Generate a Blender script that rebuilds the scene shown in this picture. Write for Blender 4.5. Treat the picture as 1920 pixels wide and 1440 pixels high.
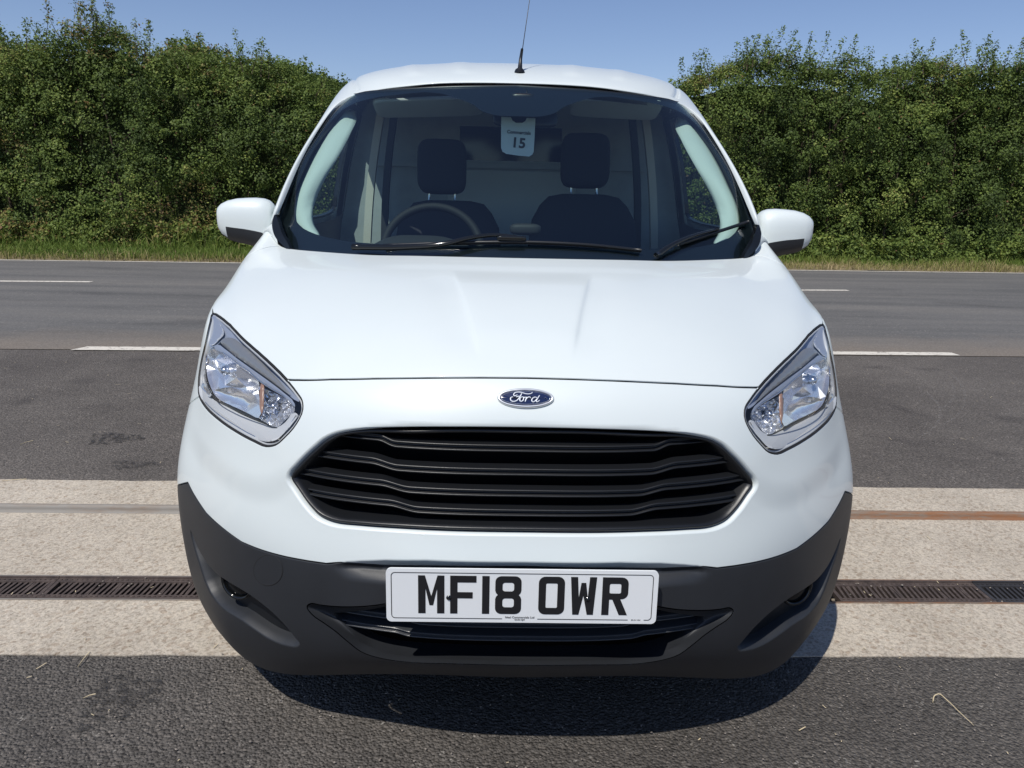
import bpy, bmesh, math, random
import numpy as np
from mathutils import Vector, Matrix, Euler
from mathutils.geometry import delaunay_2d_cdt
rad = math.radians
rng = np.random.default_rng(7)
random.seed(7)
scene = bpy.context.scene
for o in list(bpy.data.objects): bpy.data.objects.remove(o)

# ------------------------------------------------------------------ camera
YAW, ROLL, PITCH = .02146, .02181, rad(14.5)
CAMPOS = np.array([-.0586, -1.30, 1.24]); FPX = 1400.
_f = np.array([math.sin(YAW)*math.cos(PITCH), math.cos(YAW)*math.cos(PITCH), -math.sin(PITCH)])
_r0 = np.array([math.cos(YAW), -math.sin(YAW), 0]); _u0 = np.cross(_r0, _f)
_r = _r0*math.cos(ROLL)+_u0*math.sin(ROLL); _u = -_r0*math.sin(ROLL)+_u0*math.cos(ROLL)
cd = bpy.data.cameras.new('camera'); cam = bpy.data.objects.new('camera', cd)
scene.collection.objects.link(cam); scene.camera = cam
M = Matrix(((_r[0], _u[0], -_f[0], CAMPOS[0]), (_r[1], _u[1], -_f[1], CAMPOS[1]), (_r[2], _u[2], -_f[2], CAMPOS[2]), (0, 0, 0, 1)))
cam.matrix_world = M
cd.sensor_width = 36; cd.lens = 36*FPX/1920; cd.clip_end = 3000; cd.clip_start = .02

# ------------------------------------------------------------------ sky + sun
SUN = Vector((-.27, -.50, .88)).normalized()
w = bpy.data.worlds.new('World'); scene.world = w; w.use_nodes = True
nt = w.node_tree; bg = nt.nodes['Background']
def mixc0(o):
    n = nt.nodes.new('ShaderNodeMix'); n.data_type = 'RGBA'; n.blend_type = 'MULTIPLY'; n.inputs[0].default_value = 1
    nt.links.new(o, n.inputs[6]); n.inputs[7].default_value = (1.16, 1.03, 1.06, 1); return n.outputs[2]
sky = nt.nodes.new('ShaderNodeTexSky'); sky.sky_type = 'NISHITA'; sky.sun_disc = False
sky.sun_elevation = math.asin(SUN.z); sky.sun_rotation = math.atan2(SUN.x, SUN.y)
sky.air_density = 1.0; sky.dust_density = .15; sky.ozone_density = 5.5
nt.links.new(mixc0(sky.outputs[0]), bg.inputs[0]); bg.inputs[1].default_value = .085
sl = bpy.data.lights.new('sun', 'SUN'); sl.energy = 3.6; sl.angle = rad(.53); sl.color = (1, .955, .88)
so = bpy.data.objects.new('sun', sl); scene.collection.objects.link(so)
so.rotation_euler = SUN.to_track_quat('Z', 'Y').to_euler(); so.location = (-5, -8, 12)
scene.view_settings.view_transform = 'Standard'; scene.view_settings.look = 'None'
scene.view_settings.exposure = .22; scene.view_settings.gamma = 1
try:
    scene.cycles.max_bounces = 8; scene.cycles.transparent_max_bounces = 12
    scene.cycles.caustics_reflective = False; scene.cycles.caustics_refractive = False
except Exception: pass

# ------------------------------------------------------------------ pixel <-> world helpers (used to place traced outlines at their real depth)
def proj(P):
    v = np.asarray(P, float)-CAMPOS; z = v@_f
    return np.stack([960+FPX*(v@_r)/z, 720-FPX*(v@_u)/z], -1)
def bp(x, y, Y):
    d = _f*FPX+_r*(x-960)-_u*(y-720)
    return CAMPOS+d*((Y-CAMPOS[1])/d[1])
def ground(x, y, z=0.):
    d = _f*FPX+_r*(x-960)-_u*(y-720)
    return CAMPOS+d*((z-CAMPOS[2])/d[2])

# ------------------------------------------------------------------ materials
def NM(name):
    m = bpy.data.materials.new(name); m.use_nodes = True
    nt = m.node_tree; b = nt.nodes['Principled BSDF']; return m, nt, b
def nd(nt, t, **k):
    n = nt.nodes.new(t)
    for a, v in k.items():
        if a.startswith('i_'): n.inputs[a[2:]].default_value = v
        else: setattr(n, a, v)
    return n
def ramp(nt, fac, stops):
    r = nt.nodes.new('ShaderNodeValToRGB'); e = r.color_ramp.elements
    while len(e) > 1: e.remove(e[-1])
    e[0].position = stops[0][0]; e[0].color = (*stops[0][1], 1)
    for p, c in stops[1:]:
        x = e.new(p); x.color = (*c, 1)
    nt.links.new(fac, r.inputs[0]); return r.outputs[0]
def mixc(nt, fac, a, b, mode='MIX'):
    n = nt.nodes.new('ShaderNodeMix'); n.data_type = 'RGBA'; n.blend_type = mode
    for i, v in ((0, fac), (6, a), (7, b)):
        if hasattr(v, 'is_linked') or hasattr(v, 'links'): nt.links.new(v, n.inputs[i])
        elif isinstance(v, (int, float)): n.inputs[i].default_value = v
        else: n.inputs[i].default_value = (*v, 1)
    return n.outputs[2]
def noise(nt, vec, scale, detail=4, rough=.55, dist=0.):
    n = nt.nodes.new('ShaderNodeTexNoise'); n.inputs['Scale'].default_value = scale
    n.inputs['Detail'].default_value = detail; n.inputs['Roughness'].default_value = rough
    n.inputs['Distortion'].default_value = dist
    nt.links.new(vec, n.inputs['Vector']); return n.outputs[0]
def objco(nt, scale=(1, 1, 1), loc=(0, 0, 0)):
    g = nt.nodes.new('ShaderNodeNewGeometry'); mp = nt.nodes.new('ShaderNodeMapping')
    mp.inputs['Scale'].default_value = scale; mp.inputs['Location'].default_value = loc
    nt.links.new(g.outputs['Position'], mp.inputs[0]); return mp.outputs[0]
def bump(nt, b, h, strength=.3, dist=.005):
    n = nt.nodes.new('ShaderNodeBump'); n.inputs['Strength'].default_value = strength
    n.inputs['Distance'].default_value = dist
    nt.links.new(h, n.inputs['Height']); nt.links.new(n.outputs[0], b.inputs['Normal']); return n
def simple(name, col, rough=.5, metal=0., coat=0., spec=.5, bs=0, bd=.001, var=0.):
    m, nt, b = NM(name)
    b.inputs['Base Color'].default_value = (*col, 1); b.inputs['Roughness'].default_value = rough
    b.inputs['Metallic'].default_value = metal; b.inputs['Coat Weight'].default_value = coat
    b.inputs['Coat Roughness'].default_value = .03; b.inputs['Specular IOR Level'].default_value = spec
    if bs:
        v = objco(nt); bump(nt, b, noise(nt, v, bs, 3), .35, bd)
    if var:
        v = objco(nt); c = ramp(nt, noise(nt, v, 9, 5), [(.3, tuple(x*(1-var) for x in col)), (.7, tuple(min(1, x*(1+var)) for x in col))])
        nt.links.new(c, b.inputs['Base Color'])
    return m
MAT = {}
def paint():
    m, nt, b = NM('white_paint')
    v = objco(nt)
    c = ramp(nt, noise(nt, v, 3, 5), [(.3, (.620, .675, .675)), (.7, (.640, .690, .688))])
    nt.links.new(c, b.inputs['Base Color'])
    b.inputs['Roughness'].default_value = .42; b.inputs['Coat Weight'].default_value = .5
    b.inputs['Coat Roughness'].default_value = .035; b.inputs['Coat IOR'].default_value = 1.5
    nz = noise(nt, v, 260, 2); n = bump(nt, b, nz, .04, .0006)
    return m
MAT['paint'] = paint()
MAT['black'] = simple('textured_black_plastic', (.019, .021, .025), .5, spec=.5, bs=900, bd=.0006, var=.12)
MAT['gblack'] = simple('grille_black_plastic', (.0085, .0095, .0115), .36, spec=.5, bs=700, bd=.0004)
MAT['slat'] = simple('satin_slat', (.040, .043, .048), .26, spec=.6, bs=700, bd=.0003)
MAT['deep'] = simple('matt_black', (.004, .004, .005), .8, spec=.1)
MAT['gloss_black'] = simple('gloss_black', (.008, .009, .010), .12)
MAT['rubber'] = simple('rubber', (.018, .018, .019), .6, spec=.3)
MAT['chrome'] = simple('chrome', (.86, .87, .89), .07, 1.)
MAT['chrome_soft'] = simple('satin_chrome', (.62, .63, .66), .22, 1.)
MAT['lamp_grey'] = simple('lamp_grey', (.46, .475, .49), .42, 0, spec=.6)
MAT['reflector'] = simple('lamp_reflector', (.93, .94, .96), .16, .85)
MAT['lamp_bezel'] = simple('lamp_bezel', (.30, .335, .41), .34, .25)
MAT['bar'] = simple('lamp_bar', (.34, .34, .33), .33, .6)
MAT['amber'] = simple('amber_plastic', (.30, .17, .115), .3)
MAT['frit'] = simple('glass_frit', (.006, .008, .011), .25)
MAT['trim'] = simple('pale_trim', (.50, .55, .52), .75, spec=.2, bs=500, bd=.0004)
MAT['belt_trim'] = simple('beige_trim', (.55, .53, .46), .8, spec=.2)
MAT['dash'] = simple('dashboard_plastic', (.030, .032, .034), .6, spec=.3, bs=600)
MAT['seat'] = simple('seat_fabric', (.034, .036, .042), .9, spec=.1, bs=300, bd=.001)
MAT['bulk'] = simple('bulkhead_panel', (.40, .43, .43), .7, spec=.2, var=.1)
MAT['wheel_grip'] = simple('wheel_grip', (.012, .013, .015), .7, spec=.3)
MAT['script'] = simple('script_silver', (.62, .66, .72), .35, .2)
MAT['badge_rim'] = simple('badge_rim', (.75, .76, .77), .28, .9)
MAT['blue'] = simple('badge_blue', (.006, .014, .060), .18, coat=1)
MAT['plate'] = simple('plate_white', (.74, .76, .77), .35, coat=.4, bs=1500, bd=.0002)
MAT['ink'] = simple('black_ink', (.012, .012, .014), .4)
MAT['paper'] = simple('white_card', (.62, .70, .72), .7)
MAT['liner'] = simple('headliner', (.50, .53, .52), .9, spec=.1)
MAT['bark'] = simple('bark', (.075, .055, .035), .85, bs=60, bd=.01)
def glass(name, tint, ior=1.5, rough=0.):
    m = bpy.data.materials.new(name); m.use_nodes = True; nt = m.node_tree; nt.nodes.clear()
    o = nd(nt, 'ShaderNodeOutputMaterial'); t = nd(nt, 'ShaderNodeBsdfTransparent'); t.inputs[0].default_value = (*tint, 1)
    g = nd(nt, 'ShaderNodeBsdfGlossy'); g.inputs['Roughness'].default_value = rough
    f0 = ((ior-1)/(ior+1))**2          # Schlick on |cos|, the same from both sides of the single sheet
    lw = nd(nt, 'ShaderNodeLayerWeight'); lw.inputs[0].default_value = .5
    pw = nd(nt, 'ShaderNodeMath', operation='POWER'); pw.inputs[1].default_value = 5; nt.links.new(lw.outputs['Facing'], pw.inputs[0])
    ma = nd(nt, 'ShaderNodeMath', operation='MULTIPLY_ADD'); ma.inputs[1].default_value = 1-f0; ma.inputs[2].default_value = f0; nt.links.new(pw.outputs[0], ma.inputs[0])
    mx = nd(nt, 'ShaderNodeMixShader'); nt.links.new(ma.outputs[0], mx.inputs[0])
    nt.links.new(t.outputs[0], mx.inputs[1]); nt.links.new(g.outputs[0], mx.inputs[2]); nt.links.new(mx.outputs[0], o.inputs[0])
    return m
MAT['glass'] = glass('windscreen_glass', (.80, .93, .91), 1.92)
MAT['side_glass'] = glass('side_glass', (.74, .84, .82), 1.45)
MAT['lens'] = glass('lamp_lens', (.96, .97, .98), 1.5)

def asphalt(name, c0, c1, speck, scale=1., strength=.8, stain=True, bd=.006, chips=.70):
    m, nt, b = NM(name); v = objco(nt)
    vo = nd(nt, 'ShaderNodeTexVoronoi'); vo.inputs['Scale'].default_value = 140*scale; nt.links.new(v, vo.inputs['Vector'])
    v2 = nd(nt, 'ShaderNodeTexVoronoi'); v2.inputs['Scale'].default_value = 210*scale; nt.links.new(v, v2.inputs['Vector'])
    base = ramp(nt, noise(nt, v, 1.1, 6, .6), [(.32, c0), (.68, c1)])
    fine = ramp(nt, noise(nt, v, 90*scale, 4, .7), [(.34, (.52, .52, .52)), (.66, (1.35, 1.35, 1.35))])
    c = mixc(nt, 1., base, fine, 'MULTIPLY')
    st = ramp(nt, vo.outputs['Color'], [(0, (.62, .60, .58)), (.5, (.95, .95, .95)), (1, (1.55, 1.5, 1.45))])
    c = mixc(nt, .8, c, st, 'MULTIPLY')
    sp = ramp(nt, v2.outputs['Color'], [(chips, (0, 0, 0)), (chips+.04, (1, 1, 1))])
    big = ramp(nt, noise(nt, v, 14, 3), [(.5, (0, 0, 0)), (.72, (1, 1, 1))])
    k = mixc(nt, 1., sp, big, 'MULTIPLY')
    c = mixc(nt, k, c, speck)
    if stain:
        sn = ramp(nt, noise(nt, v, 2.3, 4, .5, .6), [(.60, (1, 1, 1)), (.72, (.62, .62, .64))])
        c = mixc(nt, .8, c, sn, 'MULTIPLY')
    nt.links.new(c, b.inputs['Base Color']); b.inputs['Roughness'].default_value = .82; b.inputs['Specular IOR Level'].default_value = .3
    inv = nd(nt, 'ShaderNodeMath', operation='MULTIPLY_ADD'); inv.inputs[1].default_value = -.9; inv.inputs[2].default_value = .6
    nt.links.new(vo.outputs['Distance'], inv.inputs[0])
    ad = nd(nt, 'ShaderNodeMath', operation='ADD'); nt.links.new(inv.outputs[0], ad.inputs[0])
    n3 = noise(nt, v, 75*scale, 5, .65); nt.links.new(n3, ad.inputs[1])
    bump(nt, b, ad.outputs[0], strength, bd)
    return m
MAT['tarmac'] = asphalt('dark_tarmac', (.080, .073, .066), (.138, .126, .113), (.30, .28, .25), 1., 1., bd=.009, chips=.80)
MAT['yard_far'] = asphalt('worn_tarmac', (.090, .081, .074), (.146, .132, .119), (.34, .31, .28), 1., .8, chips=.80)
def concrete():
    m, nt, b = NM('weathered_concrete'); v = objco(nt)
    c = ramp(nt, noise(nt, v, 2.2, 6, .6), [(.3, (.395, .35, .29)), (.7, (.50, .45, .38))])
    f = ramp(nt, noise(nt, v, 120, 5, .75), [(.33, (.45, .43, .40)), (.5, (1, 1, 1)), (.7, (1.35, 1.33, 1.3))])
    c = mixc(nt, .85, c, f, 'MULTIPLY')
    vo = nd(nt, 'ShaderNodeTexVoronoi'); vo.inputs['Scale'].default_value = 85; nt.links.new(v, vo.inputs['Vector'])
    st = ramp(nt, vo.outputs['Color'], [(0, (.62, .52, .44)), (.4, (1, 1, 1)), (1, (1.12, 1.1, 1.05))])
    c = mixc(nt, .7, c, st, 'MULTIPLY')
    v2 = nd(nt, 'ShaderNodeTexVoronoi'); v2.inputs['Scale'].default_value = 30; nt.links.new(v, v2.inputs['Vector'])
    pit = ramp(nt, v2.outputs['Distance'], [(.05, (.25, .22, .2)), (.1, (1, 1, 1))])
    msk = ramp(nt, v2.outputs['Color'], [(.84, (0, 0, 0)), (.86, (1, 1, 1))])
    c = mixc(nt, msk, c, mixc(nt, 1., c, pit, 'MULTIPLY'))
    nt.links.new(c, b.inputs['Base Color']); b.inputs['Roughness'].default_value = .9; b.inputs['Specular IOR Level'].default_value = .2
    bump(nt, b, noise(nt, v, 140, 6, .7), .7, .004)
    return m
MAT['concrete'] = concrete()
def roadm():
    m, nt, b = NM('road_asphalt'); v = objco(nt)
    lane = objco(nt, (.12, 1, 1))
    c = ramp(nt, noise(nt, lane, 1.6, 5, .6, .3), [(.3, (.102, .101, .099)), (.5, (.138, .134, .129)), (.7, (.172, .163, .151))])
    f = ramp(nt, noise(nt, v, 70, 4, .8), [(.3, (.6, .6, .6)), (.7, (1.32, 1.32, 1.32))])
    c = mixc(nt, .9, c, f, 'MULTIPLY')
    s = ramp(nt, noise(nt, objco(nt, (.35, 1.2, 1)), 1.4, 5, .6, 1.), [(.55, (1, 1, 1)), (.7, (.72, .72, .73))])
    c = mixc(nt, .7, c, s, 'MULTIPLY')
    vo = nd(nt, 'ShaderNodeTexVoronoi'); vo.inputs['Scale'].default_value = 60; nt.links.new(v, vo.inputs['Vector'])
    sp = ramp(nt, vo.outputs['Color'], [(.86, (0, 0, 0)), (.9, (1, 1, 1))])
    c = mixc(nt, mixc(nt, .35, (0, 0, 0), sp), c, (.32, .30, .27))
    # dusty near edge
    g = nd(nt, 'ShaderNodeNewGeometry'); sx = nd(nt, 'ShaderNodeSeparateXYZ'); nt.links.new(g.outputs['Position'], sx.inputs[0])
    mm = nd(nt, 'ShaderNodeMath', operation='MULTIPLY_ADD'); mm.inputs[1].default_value = -.05; nt.links.new(sx.outputs[0], mm.inputs[0]); nt.links.new(sx.outputs[1], mm.inputs[2])
    nn = noise(nt, v, 1.5, 4); a2 = nd(nt, 'ShaderNodeMath', operation='ADD'); nt.links.new(mm.outputs[0], a2.inputs[0]); nt.links.new(nn, a2.inputs[1])
    d = nd(nt, 'ShaderNodeMapRange'); d.inputs[1].default_value = 5.9; d.inputs[2].default_value = 5.1; nt.links.new(a2.outputs[0], d.inputs[0])
    c = mixc(nt, d.outputs[0], c, mixc(nt, 1., (.19, .165, .14), f, 'MULTIPLY'))
    nt.links.new(c, b.inputs['Base Color']); b.inputs['Roughness'].default_value = .85; b.inputs['Specular IOR Level'].default_value = .25
    bump(nt, b, noise(nt, v, 90, 4, .7), .5, .004); return m
MAT['road'] = roadm()
def roadpaint():
    m, nt, b = NM('worn_road_paint'); v = objco(nt)
    c = ramp(nt, noise(nt, v, 22, 6, .75), [(.36, (.20, .18, .16)), (.45, (.60, .56, .49)), (.8, (.70, .66, .58))])
    nt.links.new(c, b.inputs['Base Color']); b.inputs['Roughness'].default_value = .8; return m
MAT['rpaint'] = roadpaint()
def iron():
    m, nt, b = NM('rusty_cast_iron'); v = objco(nt)
    c = ramp(nt, noise(nt, v, 30, 6, .7), [(.3, (.050, .040, .037)), (.5, (.090, .068, .060)), (.7, (.135, .105, .090))])
    nt.links.new(c, b.inputs['Base Color']); b.inputs['Roughness'].default_value = .75; b.inputs['Metallic'].default_value = .3
    bump(nt, b, noise(nt, v, 200, 4), .4, .002); return m
MAT['iron'] = iron()
MAT['iron_dark'] = simple('dark_iron', (.045, .043, .045), .6, .3, bs=200, bd=.001, var=.3)
MAT['silt'] = simple('silt', (.035, .028, .022), .95, bs=50, bd=.01, var=.3)
def railm():
    m, nt, b = NM('rail_steel'); g = nd(nt, 'ShaderNodeNewGeometry'); sx = nd(nt, 'ShaderNodeSeparateXYZ'); nt.links.new(g.outputs['Position'], sx.inputs[0])
    v = objco(nt, (6, 40, 40)); n = noise(nt, v, 1.2, 5, .7)
    a = nd(nt, 'ShaderNodeMath', operation='MULTIPLY_ADD'); a.inputs[1].default_value = .10; nt.links.new(sx.outputs[0], a.inputs[0]); nt.links.new(n, a.inputs[2])
    c = ramp(nt, a.outputs[0], [(.3, (.22, .205, .185)), (.58, (.19, .145, .11)), (.75, (.22, .10, .045))])
    nt.links.new(c, b.inputs['Base Color']); b.inputs['Roughness'].default_value = .65; b.inputs['Metallic'].default_value = 0.; return m
MAT['rail'] = railm()
def leafm(name, cols, trans=.25):
    m = bpy.data.materials.new(name); m.use_nodes = True; nt = m.node_tree; b = nt.nodes['Principled BSDF']
    at = nd(nt, 'ShaderNodeAttribute', attribute_name='tone')
    c = ramp(nt, at.outputs['Fac'], cols); nt.links.new(c, b.inputs['Base Color'])
    b.inputs['Roughness'].default_value = .6; b.inputs['Specular IOR Level'].default_value = .25
    tr = nd(nt, 'ShaderNodeBsdfTranslucent'); nt.links.new(c, tr.inputs[0])
    mx = nd(nt, 'ShaderNodeMixShader'); mx.inputs[0].default_value = trans
    o = nt.nodes['Material Output']; nt.links.new(b.outputs[0], mx.inputs[1]); nt.links.new(tr.outputs[0], mx.inputs[2]); nt.links.new(mx.outputs[0], o.inputs[0])
    return m
MAT['leaf'] = leafm('hedge_leaf', [(0, (.050, .078, .020)), (.35, (.104, .155, .036)), (.7, (.185, .245, .055)), (.93, (.31, .35, .095)), (1, (.20, .115, .055))], .3)
MAT['grass'] = leafm('grass_blade', [(0, (.075, .13, .025)), (.4, (.16, .23, .045)), (.6, (.24, .25, .07)), (1, (.46, .36, .20))], .3)
MAT['hedge_core'] = simple('hedge_core_hull', (.030, .042, .012), .8, spec=.2, bs=9, bd=.12, var=.4)  # dark green of the solid hull added inside each hedge
MAT['soil'] = simple('verge_soil', (.16, .13, .08), .95, spec=.1, bs=20, bd=.02, var=.35)
MAT['field'] = simple('field', (.17, .12, .06), .95, spec=.1, var=.2)
MAT['straw'] = simple('straw', (.55, .46, .30), .8)
MAT['pebble'] = simple('pebble', (.24, .21, .18), .8, var=.3)

# ------------------------------------------------------------------ object helpers
COL = scene.collection
def link_mesh(name, V, Fc, mat, parent=None, smooth=True, normals=None, extra=None):
    me = bpy.data.meshes.new(name)
    V = np.asarray(V, float)
    me.from_pydata([tuple(map(float, v)) for v in V], [], [tuple(map(int, f)) for f in Fc]); me.update()
    me.materials.append(MAT[mat] if isinstance(mat, str) else mat)
    if smooth:
        me.polygons.foreach_set('use_smooth', [True]*len(me.polygons))
        if normals is not None: me.normals_split_custom_set_from_vertices([tuple(map(float, n)) for n in normals])
    o = bpy.data.objects.new(name, me); COL.objects.link(o)
    if parent: o.parent = parent
    return o
def fast_mesh(name, V, nper, mat, tone=None, parent=None):
    """V (N*nper,3): N separate polygons of nper corners."""
    me = bpy.data.meshes.new(name); n = len(V)//nper
    me.vertices.add(len(V)); me.vertices.foreach_set('co', np.ascontiguousarray(V, np.float32).ravel())
    me.loops.add(len(V)); me.loops.foreach_set('vertex_index', np.arange(len(V), dtype=np.int32))
    me.polygons.add(n); me.polygons.foreach_set('loop_start', np.arange(n, dtype=np.int32)*nper)
    me.polygons.foreach_set('loop_total', np.full(n, nper, np.int32)); me.update(calc_edges=True)
    if tone is not None:
        a = me.attributes.new('tone', 'FLOAT', 'POINT'); a.data.foreach_set('value', np.repeat(tone, nper).astype(np.float32))
    me.materials.append(MAT[mat] if isinstance(mat, str) else mat)
    o = bpy.data.objects.new(name, me); COL.objects.link(o)
    if parent: o.parent = parent
    return o
def tag(o, label=None, cat=None, group=None, kind=None):
    if label: o['label'] = label
    if cat: o['category'] = cat
    if group: o['group'] = group
    if kind: o['kind'] = kind
    return o
def empty(name, loc, label, cat, group=None):
    o = bpy.data.objects.new(name, None); o.location = loc; o.empty_display_size = .2; COL.objects.link(o)
    return tag(o, label, cat, group)
def mirror_obj(o, name=None):
    me = o.data.copy(); c = o.copy(); c.data = me; COL.objects.link(c)
    n = len(me.vertices); co = np.empty(n*3); me.vertices.foreach_get('co', co); co = co.reshape(-1, 3)
    V = co.copy(); V[:, 0] *= -1
    nm = [tuple(v.vector) for v in me.vertex_normals] if False else None
    ls = np.empty(len(me.loops)*3)
    me.corner_normals.foreach_get('vector', ls); ls = ls.reshape(-1, 3)
    polys = [list(p.vertices) for p in me.polygons]; st = [p.loop_start for p in me.polygons]
    sm = [p.use_smooth for p in me.polygons]
    m2 = bpy.data.meshes.new(name or o.name)
    m2.from_pydata([tuple(v) for v in V], [], [f[::-1] for f in polys]); m2.update()
    m2.polygons.foreach_set('use_smooth', sm)
    if all(sm):
        L = []
        for f, s in zip(polys, st):
            for k in range(len(f)-1, -1, -1):
                q = ls[s+k]; L.append((-q[0], q[1], q[2]))
        m2.normals_split_custom_set(L)
    for mt in me.materials: m2.materials.append(mt)
    c.data = m2; bpy.data.meshes.remove(me); c.name = o.name
    c.parent = o.parent
    return c
def tube(name, pts, r, mat, parent=None, seg=10, cap=True):
    pts = np.asarray(pts, float); n = len(pts); r = np.broadcast_to(r, (n,)) if np.ndim(r) <= 1 else r
    T = np.gradient(pts, axis=0); T /= np.linalg.norm(T, axis=1)[:, None]
    up = np.array([0, 0, 1.]) if abs(T[0][2]) < .9 else np.array([0, 1., 0])
    V = []; Fc = []
    for i in range(n):
        a = np.cross(T[i], up); a /= np.linalg.norm(a); b = np.cross(a, T[i])
        for k in range(seg):
            q = 2*math.pi*k/seg; V.append(pts[i]+r[i]*(a*math.cos(q)+b*math.sin(q)))
    for i in range(n-1):
        for k in range(seg):
            k2 = (k+1) % seg; Fc.append((i*seg+k, i*seg+k2, (i+1)*seg+k2, (i+1)*seg+k))
    if cap: Fc.append(tuple(range(seg))); Fc.append(tuple(range((n-1)*seg, n*seg))[::-1])
    return (V, Fc) if name is None else link_mesh(name, V, Fc, mat, parent)
def join(parts):
    V = []; Fc = []
    for v, f in parts:
        k = len(V); V += list(v); Fc += [tuple(i+k for i in q) for q in f]
    return V, Fc
def box(c, s, rot=None):
    V = [np.array([x*s[0], y*s[1], z*s[2]]) for x in (-.5, .5) for y in (-.5, .5) for z in (-.5, .5)]
    if rot is not None:
        R = np.array(Euler(rot).to_matrix()); V = [R@v for v in V]
    V = [v+np.array(c) for v in V]
    return V, [(0, 1, 3, 2), (4, 6, 7, 5), (0, 4, 5, 1), (2, 3, 7, 6), (0, 2, 6, 4), (1, 5, 7, 3)]
def bevel_obj(o, wdt, seg=2, sub=0):
    m = o.modifiers.new('bevel', 'BEVEL'); m.width = wdt; m.segments = seg; m.limit_method = 'ANGLE'; m.harden_normals = False
    if sub:
        s = o.modifiers.new('sub', 'SUBSURF'); s.levels = sub; s.render_levels = sub
    return o
def grid_faces(nr, nc, close=False):
    Fc = []
    for i in range(nr-1):
        for j in range(nc-1 if not close else nc):
            j2 = (j+1) % nc; Fc.append((i*nc+j, i*nc+j2, (i+1)*nc+j2, (i+1)*nc+j))
    return Fc
def catmull(P, n, closed=False):
    P = np.asarray(P, float); N = len(P)
    out = []
    m = N if closed else N-1
    for i in range(m):
        if closed: p0, p1, p2, p3 = P[i-1], P[i], P[(i+1) % N], P[(i+2) % N]
        else: p0, p1, p2, p3 = P[max(i-1, 0)], P[i], P[i+1], P[min(i+2, N-1)]
        # centripetal-ish: limit tangents by segment length
        L = np.linalg.norm(p2-p1)
        def tn(a, b, c):
            d1 = np.linalg.norm(b-a)+1e-9; d2 = np.linalg.norm(c-b)+1e-9
            return ((b-a)/d1*d2+(c-b)/d2*d1)/(d1+d2)*L
        m1 = tn(p0, p1, p2) if np.linalg.norm(p1-p0) > 0 else (p2-p1); m2 = tn(p1, p2, p3) if np.linalg.norm(p3-p2) > 0 else (p2-p1)
        for k in range(n):
            t = k/n; out.append((2*t**3-3*t**2+1)*p1+(t**3-2*t**2+t)*m1+(-2*t**3+3*t**2)*p2+(t**3-t**2)*m2)
    if not closed: out.append(P[-1])
    return np.array(out)
def in_poly(P, poly):
    x, y = P[:, 0], P[:, 1]; ins = np.zeros(len(P), bool); n = len(poly); j = n-1
    for i in range(n):
        xi, yi = poly[i]; xj, yj = poly[j]
        c = ((yi > y) != (yj > y)) & (x < (xj-xi)*(y-yi)/((yj-yi) if yj != yi else 1e-12)+xi)
        ins ^= c; j = i
    return ins
def area(p): 
    x, y = p[:, 0], p[:, 1]; return .5*np.sum(x*np.roll(y, -1)-np.roll(x, -1)*y)
def fill2d(outer, holes=(), interior=None):
    """constrained triangulation; returns points and faces (CCW)."""
    loops = [np.asarray(outer)]+[np.asarray(h) for h in holes]
    V = np.concatenate(loops); E = []; k = 0
    for l in loops:
        n = len(l); E += [(k+i, k+(i+1) % n) for i in range(n)]; k += n
    if interior is not None and len(interior): V = np.concatenate([V, interior])
    r = delaunay_2d_cdt([Vector((float(a), float(b))) for a, b in V], E, [], 0, 1e-7, False)
    Vo = np.array([(v.x, v.y) for v in r[0]]); Fo = np.array([f for f in r[2] if len(f) == 3])
    c = Vo[Fo].mean(1); ok = in_poly(c, loops[0])
    for h in loops[1:]: ok &= ~in_poly(c, h)
    Fo = Fo[ok]
    a = Vo[Fo]; s = (a[:, 1, 0]-a[:, 0, 0])*(a[:, 2, 1]-a[:, 0, 1])-(a[:, 2, 0]-a[:, 0, 0])*(a[:, 1, 1]-a[:, 0, 1])
    Fo = Fo[np.abs(s) > 1e-10]; s = s[np.abs(s) > 1e-10]
    Fo[s < 0] = Fo[s < 0][:, ::-1]
    return Vo, Fo

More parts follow.
